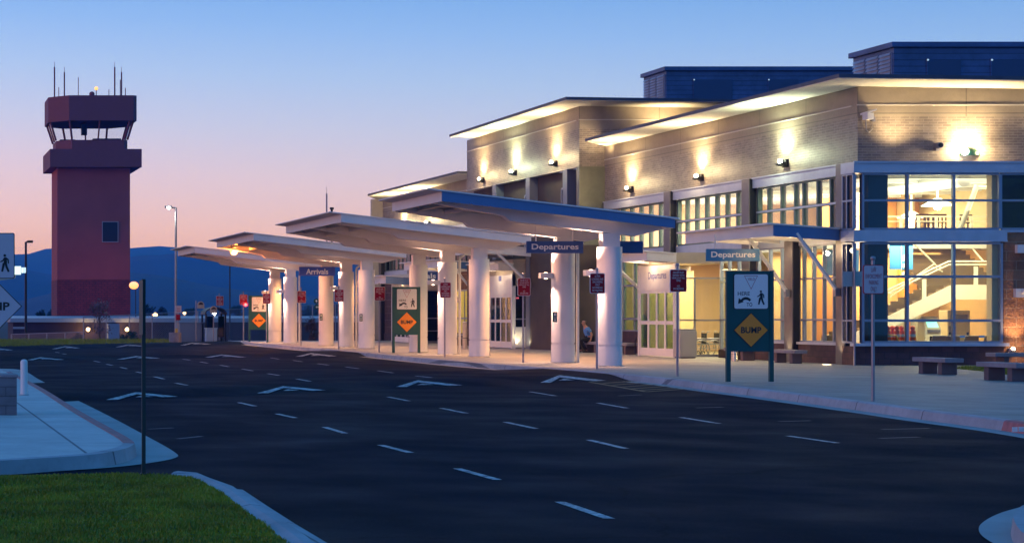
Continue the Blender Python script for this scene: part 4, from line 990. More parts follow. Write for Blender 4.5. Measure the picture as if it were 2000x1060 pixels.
# =================================================================== FREESTANDING CANOPIES
FX0, FX1, FZ0T, SL = 16.69, 23.82, 5.345, -.118
def ctz(x): return FZ0T + SL * (x - FX0)
def big_canopy(y0, y1, cols, pipe, brackets, label, near_fascia, group='freestanding wing canopies over the kerbside'):
    t = thing('wing_canopy', label, 'canopy', (22.2, y0, 0), group)
    xs0 = 16.24
    MB().prism([(xs0, ctz(xs0) + .02), (FX1 + .12, ctz(FX1) + .0), (FX1 + .12, ctz(FX1) + .05), (xs0, ctz(xs0) + .06)], 'y', y0 - .05, y1 + .05).build('roof_sheet', M_white, t)
    def prof(a, b, c=0.0): return [(a, ctz(a) - .285 + c), (b, ctz(b) - .262 + c), (b, ctz(b) - .0), (a, ctz(a) + .018)]
    MB().prism(prof(FX0, FX1), 'y', y0, y0 + .05).build('side_fascia', near_fascia, t)
    MB().prism(prof(FX0, FX1), 'y', y1 - .05, y1).build('side_fascia', M_white, t)
    MB().box(FX0, FX0 + .05, y0 + .05, y1 - .05, ctz(FX0) - .285, ctz(FX0) + .015).build('end_fascia', M_white, t)
    MB().box(FX1 - .05, FX1, y0 + .05, y1 - .05, ctz(FX1) - .26, ctz(FX1) - .005).build('end_fascia', M_white, t)
    MB().prism([(FX0 + .05, ctz(FX0) - .06), (FX1 - .05, ctz(FX1) - .06), (FX1 - .05, ctz(FX1) - .02), (FX0 + .05, ctz(FX0) - .02)], 'y', y0 + .05, y1 - .05).build('canopy_deck', M_white, t)
    for yb in cols:
        MB().prism([(FX0 + .06, 5.04), (18.87, 4.66), (19.06, 4.50), (22.95, 4.03), (23.76, 4.235), (23.76, ctz(23.76) - .07), (FX0 + .06, ctz(FX0 + .06) - .07)], 'y', yb - .16, yb + .16).build('notched_beam', M_white, t, bevel=.01)
    ys = [y0 + .05] + sum([[c - .16, c + .16] for c in cols], []) + [y1 - .05]
    for i in range(2, len(ys) - 2, 2):
        for x in (17.3, 18.2, 20.4, 21.9):
            MB().box(x, x + .06, ys[i], ys[i + 1], ctz(x) - .25, ctz(x) - .07).build('purlin', M_white, t)
    for i, yb in enumerate(cols):
        c = MB().cyl(22.2, yb, .655, 3.70, .375, 40).cyl(22.2, yb, .62, .655, .345, 40).cyl(22.2, yb, 0, .62, .378, 40).build('column', M_white2, t, label=None)
        c.modifiers.clear()
        MB().box(22.2 - .27, 22.2 + .27, yb - .17, yb + .17, 3.70, 4.13).build('column_stem', M_white, t, bevel=.01)
        MB().cyl(22.2, yb, 0, .022, .43, 32).build('base_plate', M_pan, t)
        if brackets[i]:
            b = MB().box(21.42, 21.84, yb - .13, yb + .13, 2.80, 2.98).build('lamp_bracket', M_white, t, bevel=.015)
            MB().cyl(21.62, yb, 2.981, 2.993, .05, 12).cyl(21.62, yb, 2.785, 2.799, .05, 12).build('lens', E_pink, b)
            lamp('SPOT', (21.52, yb - .08, 3.04), 230, PINK, b, .05, aim=(.12, .05, 1), spot=84, blend=1)
            lamp('SPOT', (21.52, yb - .08, 2.74), 260, PINK, b, .05, aim=(.06, .0, -1), spot=100, blend=1)
        if pipe == i:
            MB().tube([(22.72, yb + .1, 0.0), (22.72, yb + .1, 3.75), (22.75, yb + .1, 3.9), (22.9, yb + .1, 4.0)], .05, 10).build('drain_pipe', M_white, t)
    return t
big_canopy(58.7, 64.6, [59.75, 63.9], 1, [1, 1], 'nearest wing canopy with blue side fascia on two round columns', M_bluefas)
big_canopy(72.0, 82.2, [73.1, 77.3, 81.6], 1, [0, 1, 0], 'second wing canopy from the camera, white, on three round columns', M_white)
big_canopy(89.6, 99.9, [90.6, 94.7, 99.1], 1, [0, 1, 0], 'third wing canopy from the camera, the Arrivals sign under it', M_white)
big_canopy(107.5, 113.7, [108.1, 112.5], 0, [1, 1], 'farthest wing canopy, at the end of the row on two columns', M_white)
for px, py, Y in ((1083.5, 619, 63.5), (627, 619, 98.8), (705, 620, 90.3)):
    x, y, z = at(px, py, Y)
    t = thing('column_notice', 'small green notice on a ' + {1083.5: 'column of the nearest canopy', 627: 'far column of the third canopy', 705: 'near column of the third canopy'}[px], 'notice', (x, Y, z))
    MB().box(x - .08, x + .06, Y - .05, Y - .035, z - .17, z + .17).build('plate', M_greensign, t)
    MB().box(x - .04, x + .02, Y - .056, Y - .051, z + .04, z + .13).box(x - .05, x + .04, Y - .056, Y - .051, z - .03, z - .01).box(x - .04, x + .02, Y - .056, Y - .051, z - .12, z - .07).build('pictogram', M_letter, t)

# hanging name signs
def hang(px0, px1, py0, py1, Y, s, label, m, top, tw=None, posts=True, name='hanging_sign', lett=M_letter):
    a, b = at(px0, py0, Y), at(px1, py1, Y); x0, x1, z1, z0 = a[0], b[0], a[2], b[2]
    t = thing(name, label, 'sign', ((x0 + x1) / 2, Y, z0))
    MB().box(x0, x1, Y - .04, Y + .04, z0, z1).build('panel', m, t, bevel=.008)
    if s: text(t, s, (x1 - x0) * .83 if tw is None else tw * (x1 - x0), (z1 - z0) * .62, ((x0 + x1) / 2 , Y - .045, (z0 + z1) / 2 - .01), '-y', lett, bold=.025)
    if posts:
        for f in (.17, .82): x = x0 + (x1 - x0) * f; MB().tube([(x, Y, z1), (x, Y, top)], .025, 8).build('hanger', M_white, t)
hang(1028, 1138.5, 471, 494.5, 61.4, 'Departures', 'navy Departures sign hanging under the nearest wing canopy', M_navy, 4.75)
hang(1208, 1255, 471, 494.5, 61.3, '', 'blank navy sign panel just right of the nearest column', M_navy, 4.4, posts=False, name='blank_hanging_sign')
hang(1379, 1483, 486, 510, 64.6, 'Departures', 'bright blue Departures sign under the entrance canopy near the corner', M_signblue, 4.28)
hang(584, 654, 521, 538.5, 92.2, 'Arrivals', 'blue Arrivals sign hanging under the third wing canopy', mat('arrivals blue', (.05, .09, .42), .4), 4.7, .62)
hang(826, 857, 530, 547, 97, 'als', 'navy sign end reading als, half hidden behind columns of the second canopy', M_navy, 4.4, .6, posts=False, name='hidden_sign')

# =================================================================== SIGNS ALONG THE KERB
TXT_A = 'ACTIVE\nLOADING AND\nUNLOADING\nONLY\nNO PARKING\nNO WAITING'
TXT_B = 'DRIVER MUST\nREMAIN WITH\nVEHICLE AT ALL\nTIMES\n\nNO\nEXCEPTIONS'
def rounded(x0, x1, z0, z1, r, n=4):
    pts = []
    for cx, cz, a0 in ((x1 - r, z1 - r, 0), (x0 + r, z1 - r, 90), (x0 + r, z0 + r, 180), (x1 - r, z0 + r, 270)):
        for k in range(n + 1):
            a = R(a0 + 90 * k / n); pts.append((cx + r * math.cos(a), cz + r * math.sin(a)))
    return pts
def kerb_sign(px, pyb, x0, x1, y0, y1, txt, label, detail=True, face=M_red, edge=None, lett=None, group='red kerbside notices on thin poles'):
    X, Y, _ = ground(px, pyb); a, b = at(x0, y0, Y), at(x1, y1, Y)
    t = thing('parking_sign', label, 'sign', (X, Y, 0), group)
    MB().cyl(X, Y, 0, a[2] + .10, .03, 12).ball((X, Y, a[2] + .12), .045).build('pole', M_galv, t)
    e = edge or M_letter
    MB().prism(rounded(a[0], b[0], b[2], a[2], .04), 'y', Y - .055, Y - .035).build('plate', e, t)
    MB().prism(rounded(a[0] + .014, b[0] - .014, b[2] + .014, a[2] - .014, .035), 'y', Y - .060, Y - .0555).build('face', face, t)
    w, h = b[0] - a[0], a[2] - b[2]
    text(t, txt, w * .78, h * .80, ((a[0] + b[0]) / 2, Y - .062, (a[2] + b[2]) / 2), '-y', lett or M_letter, bold=.0)
    MB().cyl(X, a[2] - .05, Y - .068, Y - .062, .014, 8, axis='y').cyl(X, b[2] + .05, Y - .068, Y - .062, .014, 8, axis='y').build('bolt', M_galv, t)
names = ['nearest red kerb sign, in front of the Departures vestibule', 'red kerb sign in front of the nearest round column', 'red kerb sign left of the nearest Departures sign', 'red kerb sign in front of the middle column of the second canopy',
         'red kerb sign just left of the middle BUMP board', 'red kerb sign in front of the middle column of the third canopy', 'red kerb sign right of the farthest canopy columns', 'red kerb sign overlapping the far BUMP board',
         'red kerb sign with a tiny red light left of the far BUMP board', 'farthest red kerb sign, in front of the dark shelter']
for (a, tx), nm in zip([((1323, 734.6, 1307, 1339.7, 526, 570), TXT_B), ((1165.6, 720, 1151, 1180, 533.5, 573), TXT_A), ((1021.8, 708.3, 1010, 1035, 543, 577.5), TXT_B), ((868.5, 697, 858.5, 880, 551, 581.5), TXT_A),
                        ((740.6, 688, 731, 751.5, 560, 587), TXT_B), ((661.3, 681.6, 652.7, 671, 565, 589), TXT_A), ((587.8, 675.5, 580, 597, 568, 591.5), TXT_B), ((520.5, 669.3, 513, 528, 573, 593), TXT_A),
                        ((475.3, 667.3, 467.7, 482.7, 575, 595), TXT_B), ((428.3, 663.7, 422, 436.4, 578, 596.4), TXT_A)], names):
    kerb_sign(*a, tx, nm)
kerb_sign(1705, 783, 1683, 1723.4, 517.3, 574, 'LAW\nENFORCEMENT\nPARKING\nONLY', 'pale law enforcement parking sign with red letters, on the near pavement', face=M_lav, edge=M_redtxt, lett=M_redtxt, group=None)
X, Y, _ = ground(475.3, 667.3); rl = tag(MB().ball((X + .12, Y - .1, at(0, 595, Y)[2]), .09).build('red_light', E_red), 'tiny glowing red light at the foot of a far red sign plate', 'light')

def ped(parent, cx, cz, h, y, m):
    """walking figure symbol as one flat mesh"""
    g = MB(); s = h
    def P_(pts): g.prism([(cx + a * s, cz + b * s) for a, b in pts], 'y', y - .002, y)
    g.cyl(cx + .0 * s, cz + .43 * s, y - .002, y, .075 * s, 14, axis='y')
    P_([(-.04, .33), (.10, .33), (.13, .02), (-.06, .02)][::-1])
    P_([(.0, .04), (-.12, .0), (-.20, -.46), (-.10, -.48), (.0, -.12)]); P_([(-.02, .04), (.12, .02), (.16, -.18), (.27, -.46), (.17, -.50), (.04, -.22)])
    P_([(-.04, .32), (-.12, .18), (-.26, .10), (-.24, .04), (-.07, .12), (-.01, .25)]); P_([(.08, .32), (.22, .22), (.24, -.02), (.18, -.02), (.15, .17), (.07, .24)])
    return g.build('walking_figure', m, parent)
def bump_board(x0, x1, y0, y1, yb, label, dk=1.0):
    Y = EYE * F / (yb - VY); a, b = at(x0, y0, Y), at(x1, y1, Y); xl, xr, zt, zb = a[0], b[0], a[2], b[2]; w = xr - xl; h = zt - zb
    t = thing('bump_board', label, 'sign board', ((xl + xr) / 2, Y, 0), 'dark green boards with BUMP diamonds')
    pw = w * .085
    MB().box(xl, xl + pw, Y - .04, Y + .04, 0, zt).build('post', M_greensign, t); MB().box(xr - pw, xr, Y - .04, Y + .04, 0, zt).build('post', M_greensign, t)
    MB().box(xl + pw, xr - pw, Y - .025, Y + .025, zb, zt - .005).build('board', M_greensign, t)
    # white plate
    cx = (xl + xr) / 2 + .015 * w; px0, px1 = cx - .355 * w, cx + .355 * w; pz1 = zt - .045 * h; pz0 = zt - .47 * h
    pl = MB().prism(rounded(px0 - .012, px1 + .012, pz0 - .012, pz1 + .012, .05), 'y', Y - .040, Y - .026).build('plate_edge', M_black, t)
    pl = MB().prism(rounded(px0, px1, pz0, pz1, .045), 'y', Y - .046, Y - .041).build('yield_plate', M_letter, t)
    pw_, ph = px1 - px0, pz1 - pz0; yy = Y - .047
    def q(u, v): return (px0 + u * pw_, pz1 - v * ph)
    tri = [q(.29, .04), q(.70, .04), q(.50, .44)]; c = ((tri[0][0] + tri[1][0] + tri[2][0]) / 3, (tri[0][1] + tri[1][1] + tri[2][1]) / 3)
    g = MB()
    for i in range(3):
        p_, r_ = tri[i], tri[(i + 1) % 3]; k = .90
        ip = (c[0] + (p_[0] - c[0]) * k, c[1] + (p_[1] - c[1]) * k); ir = (c[0] + (r_[0] - c[0]) * k, c[1] + (r_[1] - c[1]) * k)
        g.add([(p_[0], yy, p_[1]), (r_[0], yy, r_[1]), (ir[0], yy, ir[1]), (ip[0], yy, ip[1])], [(0, 1, 2, 3)])
    g.build('yield_triangle', M_redtxt, pl)
    u = q(.5, .14); text(pl, 'YIELD', pw_ * .22, ph * .075, (u[0], yy - .001, u[1]), '-y', M_redtxt)
    u = q(.28, .56); text(pl, 'HERE', pw_ * .36, ph * .11, (u[0], yy, u[1]), '-y', M_black, bold=.01)
    u = q(.45, .88); text(pl, 'TO', pw_ * .17, ph * .11, (u[0], yy, u[1]), '-y', M_black, bold=.01)
    arc = [q(.50, .76)]; g = MB(); out, inn = [], []
    for k in range(9):
        tt = k / 8; ang = R(40 + 100 * tt); out.append((px0 + pw_ * (.345 + .20 * math.cos(ang)), pz1 - ph * (.88 - .22 * math.sin(ang)))); inn.append((px0 + pw_ * (.345 + .14 * math.cos(ang)), pz1 - ph * (.88 - .14 * math.sin(ang))))
    for k in range(8): g.add([(out[k][0], yy, out[k][1]), (out[k + 1][0], yy, out[k + 1][1]), (inn[k + 1][0], yy, inn[k + 1][1]), (inn[k][0], yy, inn[k][1])], [(0, 1, 2, 3)])
    p1, p2, p3 = q(.11, .86), q(.13, .69), q(.28, .80); g.add([(p1[0], yy, p1[1]), (p2[0], yy, p2[1]), (p3[0], yy, p3[1])], [(0, 1, 2)])
    g.build('curved_arrow', M_black, pl)
    u = q(.79, .68); ped(pl, u[0], u[1], ph * .42, yy, M_black)
    # diamond
    dz = zb + .265 * h; r = .37 * w
    dm = MB().prism([(cx, dz - r), (cx + r, dz), (cx, dz + r), (cx - r, dz)], 'y', Y - .040, Y - .026).build('diamond_edge', M_black, t)
    r2 = r * .955; dm = MB().prism([(cx, dz - r2), (cx + r2, dz), (cx, dz + r2), (cx - r2, dz)], 'y', Y - .046, Y - .041).build('diamond', M_orange, t)
    text(dm, 'BUMP', r * 1.16, r * .36, (cx, yy, dz), '-y', M_black, bold=.03)
bump_board(1418, 1510, 528.6, 686, 744.8, 'nearest green board with yield plate and orange BUMP diamond')
bump_board(766, 820.5, 560, 653.5, 688.6, 'middle green board with yield plate and orange BUMP diamond, between the second canopy columns')
bump_board(485.5, 524, 577, 643.5, 667.5, 'farthest green board with yield plate and orange BUMP diamond, by the last canopy')
# left edge sign pair
Y = 29.0; X = 1.45
t = thing('pedestrian_bump_sign', 'grey pedestrian plate above a grey BUMP diamond at the left edge', 'sign', (X, Y, 0))
MB().box(X - .06, X - .0, Y - .0, Y + .05, 0, 2.9).build('post', M_galv, t)
a, b = at(-66, 455, Y), at(28.5, 544, Y)
MB().prism(rounded(a[0], b[0], b[2], a[2], .03), 'y', Y - .03, Y - .012).build('plate_edge', M_black, t)
p = MB().prism(rounded(a[0] + .012, b[0] - .012, b[2] + .012, a[2] - .012, .025), 'y', Y - .036, Y - .031).build('plate', M_lav, t)
c = at(9, 514, Y); ped(p, c[0], c[2], .27, Y - .037, M_black)
c = at(-15, 598, Y); r = .447
MB().prism([(c[0], c[2] - r), (c[0] + r, c[2]), (c[0], c[2] + r), (c[0] - r, c[2])], 'y', Y - .03, Y - .012).build('diamond_edge', M_black, t)
r -= .017; d = MB().prism([(c[0], c[2] - r), (c[0] + r, c[2]), (c[0], c[2] + r), (c[0] - r, c[2])], 'y', Y - .036, Y - .031).build('diamond', M_lav, t)
text(d, 'BUMP', .52, .125, (c[0] - .0, Y - .038, c[2]), '-y', M_black, bold=.03)
# floodlight arm off the left edge
Y = 46; t = thing('floodlight_arm', 'pair of lit floodlight boxes on a beige arm at the left edge', 'floodlight', at(-60, 548, Y))
a, b = at(29, 520, Y), at(50, 536, Y)
MB().box(a[0], a[0] + .14, Y - .12, Y + .12, b[2], a[2]).build('lamp_head', emat('flood face', (.75, 1, .85), 1.2), t); MB().box(a[0] + .17, b[0], Y - .1, Y + .1, b[2] + .04, a[2] - .03).build('lamp_head', emat('flood face2', (.75, 1, .95), .9), t)
c, d_ = at(-80, 555, Y), at(30, 540, Y); MB().hexa([(c[0], Y - .06, c[2] - .06), (d_[0], Y - .06, d_[2] - .04), (d_[0], Y + .06, d_[2] - .04), (c[0], Y + .06, c[2] - .06)], [(c[0], Y - .06, c[2] + .02), (d_[0], Y - .06, d_[2] + .04), (d_[0], Y + .06, d_[2] + .04), (c[0], Y + .06, c[2] + .02)]).build('arm', M_beige, t)
MB().box(c[0] - .1, c[0], Y - .08, Y + .08, -.15, c[2] + .3).build('post', M_galv, t)
# dark post on the near lawn with its plate seen edge-on
X, Y, _ = ground(280.5, 929)
t = thing('lawn_post', 'dark slim post on the near lawn with a sign plate seen edge-on', 'post', (X, Y, 0))
MB().box(X - .018, X + .018, Y - .018, Y + .018, 0, 1.95).build('post', M_dkpost, t)
MB().box(X - .024, X - .0185, Y - .12, Y + .16, 1.40, 1.94).build('plate', M_dkpost, t)
MB().box(X - .03, X + .03, Y - .03, Y + .03, 0, .03).build('foot', M_dkpost, t)

# =================================================================== BENCHES, BINS, BOLLARDS
def bench(x, y, L, label, wd=.5, along='y', z=.44, th=.115):
    t = thing('concrete_bench', label, 'bench', (x, y, 0), 'grey concrete benches')
    if along == 'y':
        MB().box(x, x + wd, y, y + L, z - th, z).build('seat', M_bench, t, bevel=.012)
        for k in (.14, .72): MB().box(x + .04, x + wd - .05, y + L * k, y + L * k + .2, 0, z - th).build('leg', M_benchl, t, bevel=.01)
    else:
        MB().box(x, x + L, y, y + wd, z - th, z).build('seat', M_bench, t, bevel=.012)
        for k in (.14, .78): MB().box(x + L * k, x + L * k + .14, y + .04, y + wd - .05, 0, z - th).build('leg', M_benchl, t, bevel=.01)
bench(27.78, 50.85, 1.65, 'concrete bench in front of the corner window')
bench(26.6, 45.6, 1.7, 'concrete bench cut by the right edge of the picture')
bench(31.6, 55.2, 2.0, 'dark concrete bench by the rust block wall', along='x', z=.5)
bench(29.3, 62.6, 1.9, 'concrete bench under the road-side window between two steel columns', wd=.42)
bench(29.35, 66.4, 1.7, 'concrete bench half hidden behind the nearest BUMP board', wd=.5)
bench(29.15, 79.9, 1.7, 'concrete bench the seated man uses', wd=.5, z=.46)
bench(29.15, 76.6, 1.8, 'concrete bench with an armrest just right of the nearest column', wd=.5, z=.46)
bench(28.7, 106.2, 1.7, 'far concrete bench against the umber block wall', wd=.5)
bench(28.9, 98.9, 1.7, 'far concrete bench between the second canopy columns', wd=.5)
t = thing('bench_armrest', 'dark curved metal armrest fixed at the bench right of the nearest column', 'armrest', (29.6, 76.5, 0))
MB().tube([(29.45, 76.5, 0), (29.45, 76.5, .55), (29.5, 76.5, .66), (29.62, 76.5, .70), (29.75, 76.5, .68)], .022, 8).build('rail', M_fine, t)

def bin_box(px0, px1, pyt, pyb, label, m=M_binm, name='litter_bin'):
    Y = EYE * F / (pyb - VY); x0, x1, z1 = (px0 + 203) * Y / F, (px1 + 203) * Y / F, EYE - (pyt - VY) * Y / F
    t = thing(name, label, 'bin', ((x0 + x1) / 2, Y, 0)); d = x1 - x0
    MB().box(x0, x1, Y, Y + d, .03, z1 - .07).build('body', m, t, bevel=.02); MB().box(x0 + .02, x1 - .02, Y + .02, Y + d - .02, z1 - .07, z1).build('lid', m, t, bevel=.015)
    MB().box(x0 + .08, x1 - .08, Y - .012, Y, .1, z1 - .2).build('panel', m, t, bevel=.005); MB().box(x0 + .05, x1 - .05, Y + .03, Y + d - .05, 0, .03).build('foot', M_black, t)
    return t
bin_box(1328, 1361.5, 642, 699, 'grey metal litter bin beside the Departures vestibule')
bin_box(1006, 1032.5, 638, 680.5, 'lit cream litter bin beside the farther vestibule', M_white)
X_, Y_, _ = ground(1019, 681); lamp('SPOT', (X_ + .1, Y_ - .5, .12), 16, (1, .85, .5), None, .05, aim=(0, .6, .7), spot=110, name='bin_uplight')
def cyl_bin(px, pw, pyt, pyb, label, m, top):
    X, Y, _ = ground(px, pyb); r = pw * Y / F / 2; z = EYE - (pyt - VY) * Y / F
    t = thing('ash_urn', label, 'ash urn', (X, Y, 0)); MB().cyl(X, Y, 0, z * .40, r, 20).cyl(X, Y, z * .42, z, r, 20).build('body', m, t); MB().cyl(X, Y, z * .40, z * .42, r * .95, 20).build('joint', M_black, t)
    if top: MB().cyl(X, Y, z, z + .03, r * .9, 20).build('cap', M_white, t)
cyl_bin(908, 9, 629, 681, 'slim bronze lit ash urn between two columns of the second canopy', M_beige, True)
cyl_bin(1435, 13, 672, 705, 'short chrome ash urn seen under the nearest BUMP board', mat('chrome', (.7, .68, .6), .2, .9), False)
# bollard and block pillar on the left island
X, Y, _ = ground(47, 771); t = thing('bollard', 'pale round bollard with domed top on the left island', 'bollard', (X, Y, 0))
MB().cyl(X, Y, 0, .66, .072, 20).ball((X, Y, .655), .072, sz=.8).build('body', M_white, t); MB().cyl(X, Y, 0, .015, .10, 20).build('collar', M_pan, t)
Y = 30.6; t = thing('block_pillar', 'low grey block pillar with a pale cap at the left edge', 'pillar', (1.5, Y, 0))
MB().box(.9, 1.925, Y, Y + .8, 0, .60).build('block_courses', brick_mat('grey block', (.20, .20, .22), (.17, .17, .19), (.10, .10, .11), .5, .15, .006, rough=.8), t); MB().box(.88, 1.945, Y - .02, Y + .82, .60, .645).build('cap', M_bench, t, bevel=.008)
# thin pole and grey plate beside the corner column
X, Y, _ = ground(1669, 713.5)
t = thing('access_pole', 'thin steel pole with a square grey plate beside the black corner column', 'pole', (X, Y, 0))
MB().cyl(X, Y, 0, at(0, 524, Y)[2], .03, 12).ball((X, Y, at(0, 524, Y)[2]), .04).build('pole', M_galv, t)
a, b = at(1644, 530, Y + .1), at(1683, 559.5, Y + .1); MB().box(a[0], b[0], Y + .05, Y + .08, b[2], a[2]).build('plate', M_binm, t)

# in-ground lights
gi = 0
GL = [(1431, 702, 'under the nearest BUMP board'), (1519, 706.5, 'left of the bench by the road-side window'), (1614.7, 712.5, 'near the foot of the corner column')]
for px, py, wh in GL:
    X, Y, _ = ground(px, py)
    t = thing('ground_light', 'small round in-ground light ' + wh, 'ground light', (X, Y, 0), 'in-ground lights')
    MB().cyl(X, Y, -.02, .012, .16, 20).build('rim', M_galv, t); MB().cyl(X, Y, .012, .018, .13, 20).build('lens', E_ground, t)
    lamp('POINT', (X, Y, .12), 3.0, WARM, t, .05)
for yn, x, e in ((61.45, 30.1, 40), (65.05, 30.1, 40), (68.4, 30.1, 22), (90.0, 29.1, 26), (99.6, 30.0, 30)):
    lamp('SPOT', (x, yn + .15, .10), e, (1, .80, .45), T, .04, aim=(.18, .02, 1), spot=60, blend=.6)
# added fill spots, a warm wash on the pavement as if from doors and soffits
for x, y, e in ((25.5, 66, 60), (25.8, 72, 60), (25.8, 78, 50), (25.8, 86, 55), (25.5, 95, 50), (25.0, 104, 50), (24.5, 111, 40)):
    lamp('SPOT', (x - 1.6, y, 3.9), e * 11, (1, .42, .15), None, .3, aim=(.0, 0, -1), spot=150, blend=1, name='canopy_fill_light')

for y, e in ((58.9, 60), (64.3, 110), (73.2, 110), (81.8, 110), (90.2, 110), (98.3, 110), (109, 110)):  # added warm fill for the kerb and the columns' left sides
    lamp('SPOT', (20.6, y, 4.25), e * 1.6, (1, .45, .22), None, .25, aim=(.0, 0, -1), spot=160, blend=1, name='canopy_fill_light')

# wheelchairs behind the vestibule glass
def torus(g, c, r, rr, axis='x', n=24):
    pts = []
    for i in range(n + 1):
        a = 2 * math.pi * i / n; pts.append((c[0], c[1] + r * math.cos(a), c[2] + r * math.sin(a)) if axis == 'x' else (c[0] + r * math.cos(a), c[1], c[2] + r * math.sin(a)))
    g.tube(pts, rr, 6)
def wheelchair(x, y, label):
    t = thing('wheelchair', label, 'wheelchair', (x, y, .02), 'wheelchairs parked inside the vestibule')
    for s in (-.27, .27):
        g = MB(); torus(g, (x, y + s, .33), .30, .018, 'y')
        for k in range(8): a = k * math.pi / 4; g.tube([(x, y + s, .33), (x + .3 * math.cos(a), y + s, .33 + .3 * math.sin(a))], .005, 4)
        g.build('wheel', M_galv, t)
        g = MB(); torus(g, (x - .42, y + s * .8, .12), .09, .015, 'y', 14); g.build('caster', M_black, t)
    g = MB()
    for s in (-.23, .23):
        g.tube([(x + .22, y + s, .95), (x + .20, y + s, .45), (x + .18, y + s, .30)], .013, 6); g.tube([(x + .2, y + s, .48), (x - .25, y + s, .48), (x - .45, y + s, .15)], .013, 6); g.tube([(x + .2, y + s, .70), (x - .2, y + s, .70), (x - .22, y + s, .48)], .013, 6)
        g.tube([(x + .22, y + s, .95), (x + .32, y + s, .95)], .018, 6)
    g.build('frame', M_galv, t)
    MB().box(x - .24, x + .2, y - .22, y + .22, .47, .51).build('seat', M_black, t); MB().box(x + .19, x + .22, y - .22, y + .22, .52, .9).build('backrest', M_black, t)
    MB().box(x - .56, x - .42, y - .2, y + .2, .12, .14).build('footrest', M_black, t)
wheelchair(30.35, 72.6, 'folded dark wheelchair, left one behind the vestibule glass')
wheelchair(30.95, 72.9, 'dark wheelchair, right one behind the vestibule glass')

# =================================================================== SEATED MAN
def skin(name, nodes, edges, m, parent, sub=2):
    keys = list(nodes); off = ORG[parent.name]
    me = bpy.data.meshes.new(name); me.from_pydata([tuple(Vector(nodes[k][0]) - off) for k in keys], [(keys.index(a), keys.index(b)) for a, b in edges], [])
    me.materials.append(m); o = bpy.data.objects.new(name, me); col.objects.link(o); o.parent = parent; ORG[o.name] = off
    o.modifiers.new('skin', 'SKIN'); lay = me.skin_vertices[0] if me.skin_vertices else None
    if lay is None:
        me.attributes  # keep
    for i, k in enumerate(keys):
        r = nodes[k][1]; me.skin_vertices[0].data[i].radius = r if isinstance(r, tuple) else (r, r)
        me.skin_vertices[0].data[i].use_root = (i == 0)
    s = o.modifiers.new('sub', 'SUBSURF'); s.levels = sub; s.render_levels = sub
    return o
MX, MY = 29.30, 81.05      # hip
def mp(dx, dy, z): return (MX + dx, MY + dy, z)
man = thing('person', 'seated man in a light blue short-sleeved shirt and black trousers leaning forward on a bench', 'person', (MX, MY, 0))
N = {'pelvis': (mp(0, 0, .56), (.15, .13)), 'belly': (mp(-.06, 0, .74), (.15, .13)), 'chest': (mp(-.13, 0, .93), (.155, .14)), 'neck0': (mp(-.20, 0, 1.08), .075), 'neck1': (mp(-.245, 0, 1.15), .06),
     'head0': (mp(-.27, 0, 1.21), (.085, .075)), 'head1': (mp(-.265, 0, 1.29), (.095, .08)), 'head2': (mp(-.255, 0, 1.35), (.06, .055))}
E = [('pelvis', 'belly'), ('belly', 'chest'), ('chest', 'neck0'), ('neck0', 'neck1'), ('neck1', 'head0'), ('head0', 'head1'), ('head1', 'head2')]
for s, tg in ((-1, 'n'), (1, 'f')):
    N.update({'hip' + tg: (mp(-.04, s * .10, .55), .10), 'knee' + tg: (mp(-.46, s * .13 - .02, .53 if s < 0 else .55), .068), 'calf' + tg: (mp(-.34 if s < 0 else -.42, s * .13, .30), .058), 'ankle' + tg: (mp(-.20 if s < 0 else -.36, s * .13, .10), .042),
              'heel' + tg: (mp(-.19 if s < 0 else -.35, s * .13, .05), .038), 'toe' + tg: (mp(-.38 if s < 0 else -.54, s * .14, .04), .034)})
    E += [('pelvis', 'hip' + tg), ('hip' + tg, 'knee' + tg), ('knee' + tg, 'calf' + tg), ('calf' + tg, 'ankle' + tg), ('ankle' + tg, 'heel' + tg), ('heel' + tg, 'toe' + tg)]
    hx, hy, hz = (-.06, s * .24, .50)
    N.update({'sh' + tg: (mp(-.14, s * .18, 1.00), .07), 'el' + tg: (mp(-.02, s * .27, .76), .043), 'wr' + tg: (mp(-.06, s * .25, .56), .030), 'pa' + tg: (mp(-.08, s * .25, .51), (.036, .018))})
    E += [('chest', 'sh' + tg), ('sh' + tg, 'el' + tg), ('el' + tg, 'wr' + tg), ('wr' + tg, 'pa' + tg)]
    for k, (dx, ln) in enumerate(((-.03, .055), (-.012, .068), (.008, .063), (.026, .048))):
        N['f%d' % k + tg] = (mp(-.09 + dx, s * .25, .47), .010); N['g%d' % k + tg] = (mp(-.10 + dx, s * .245, .47 - ln * .6), .009); N['h%d' % k + tg] = (mp(-.105 + dx, s * .225, .47 - ln), .008)
        E += [('pa' + tg, 'f%d' % k + tg), ('f%d' % k + tg, 'g%d' % k + tg), ('g%d' % k + tg, 'h%d' % k + tg)]
    N['t0' + tg] = (mp(-.13, s * .235, .50), .011); N['t1' + tg] = (mp(-.145, s * .22, .475), .009); E += [('pa' + tg, 't0' + tg), ('t0' + tg, 't1' + tg)]
body = skin('body', N, E, M_skin, man, 2)
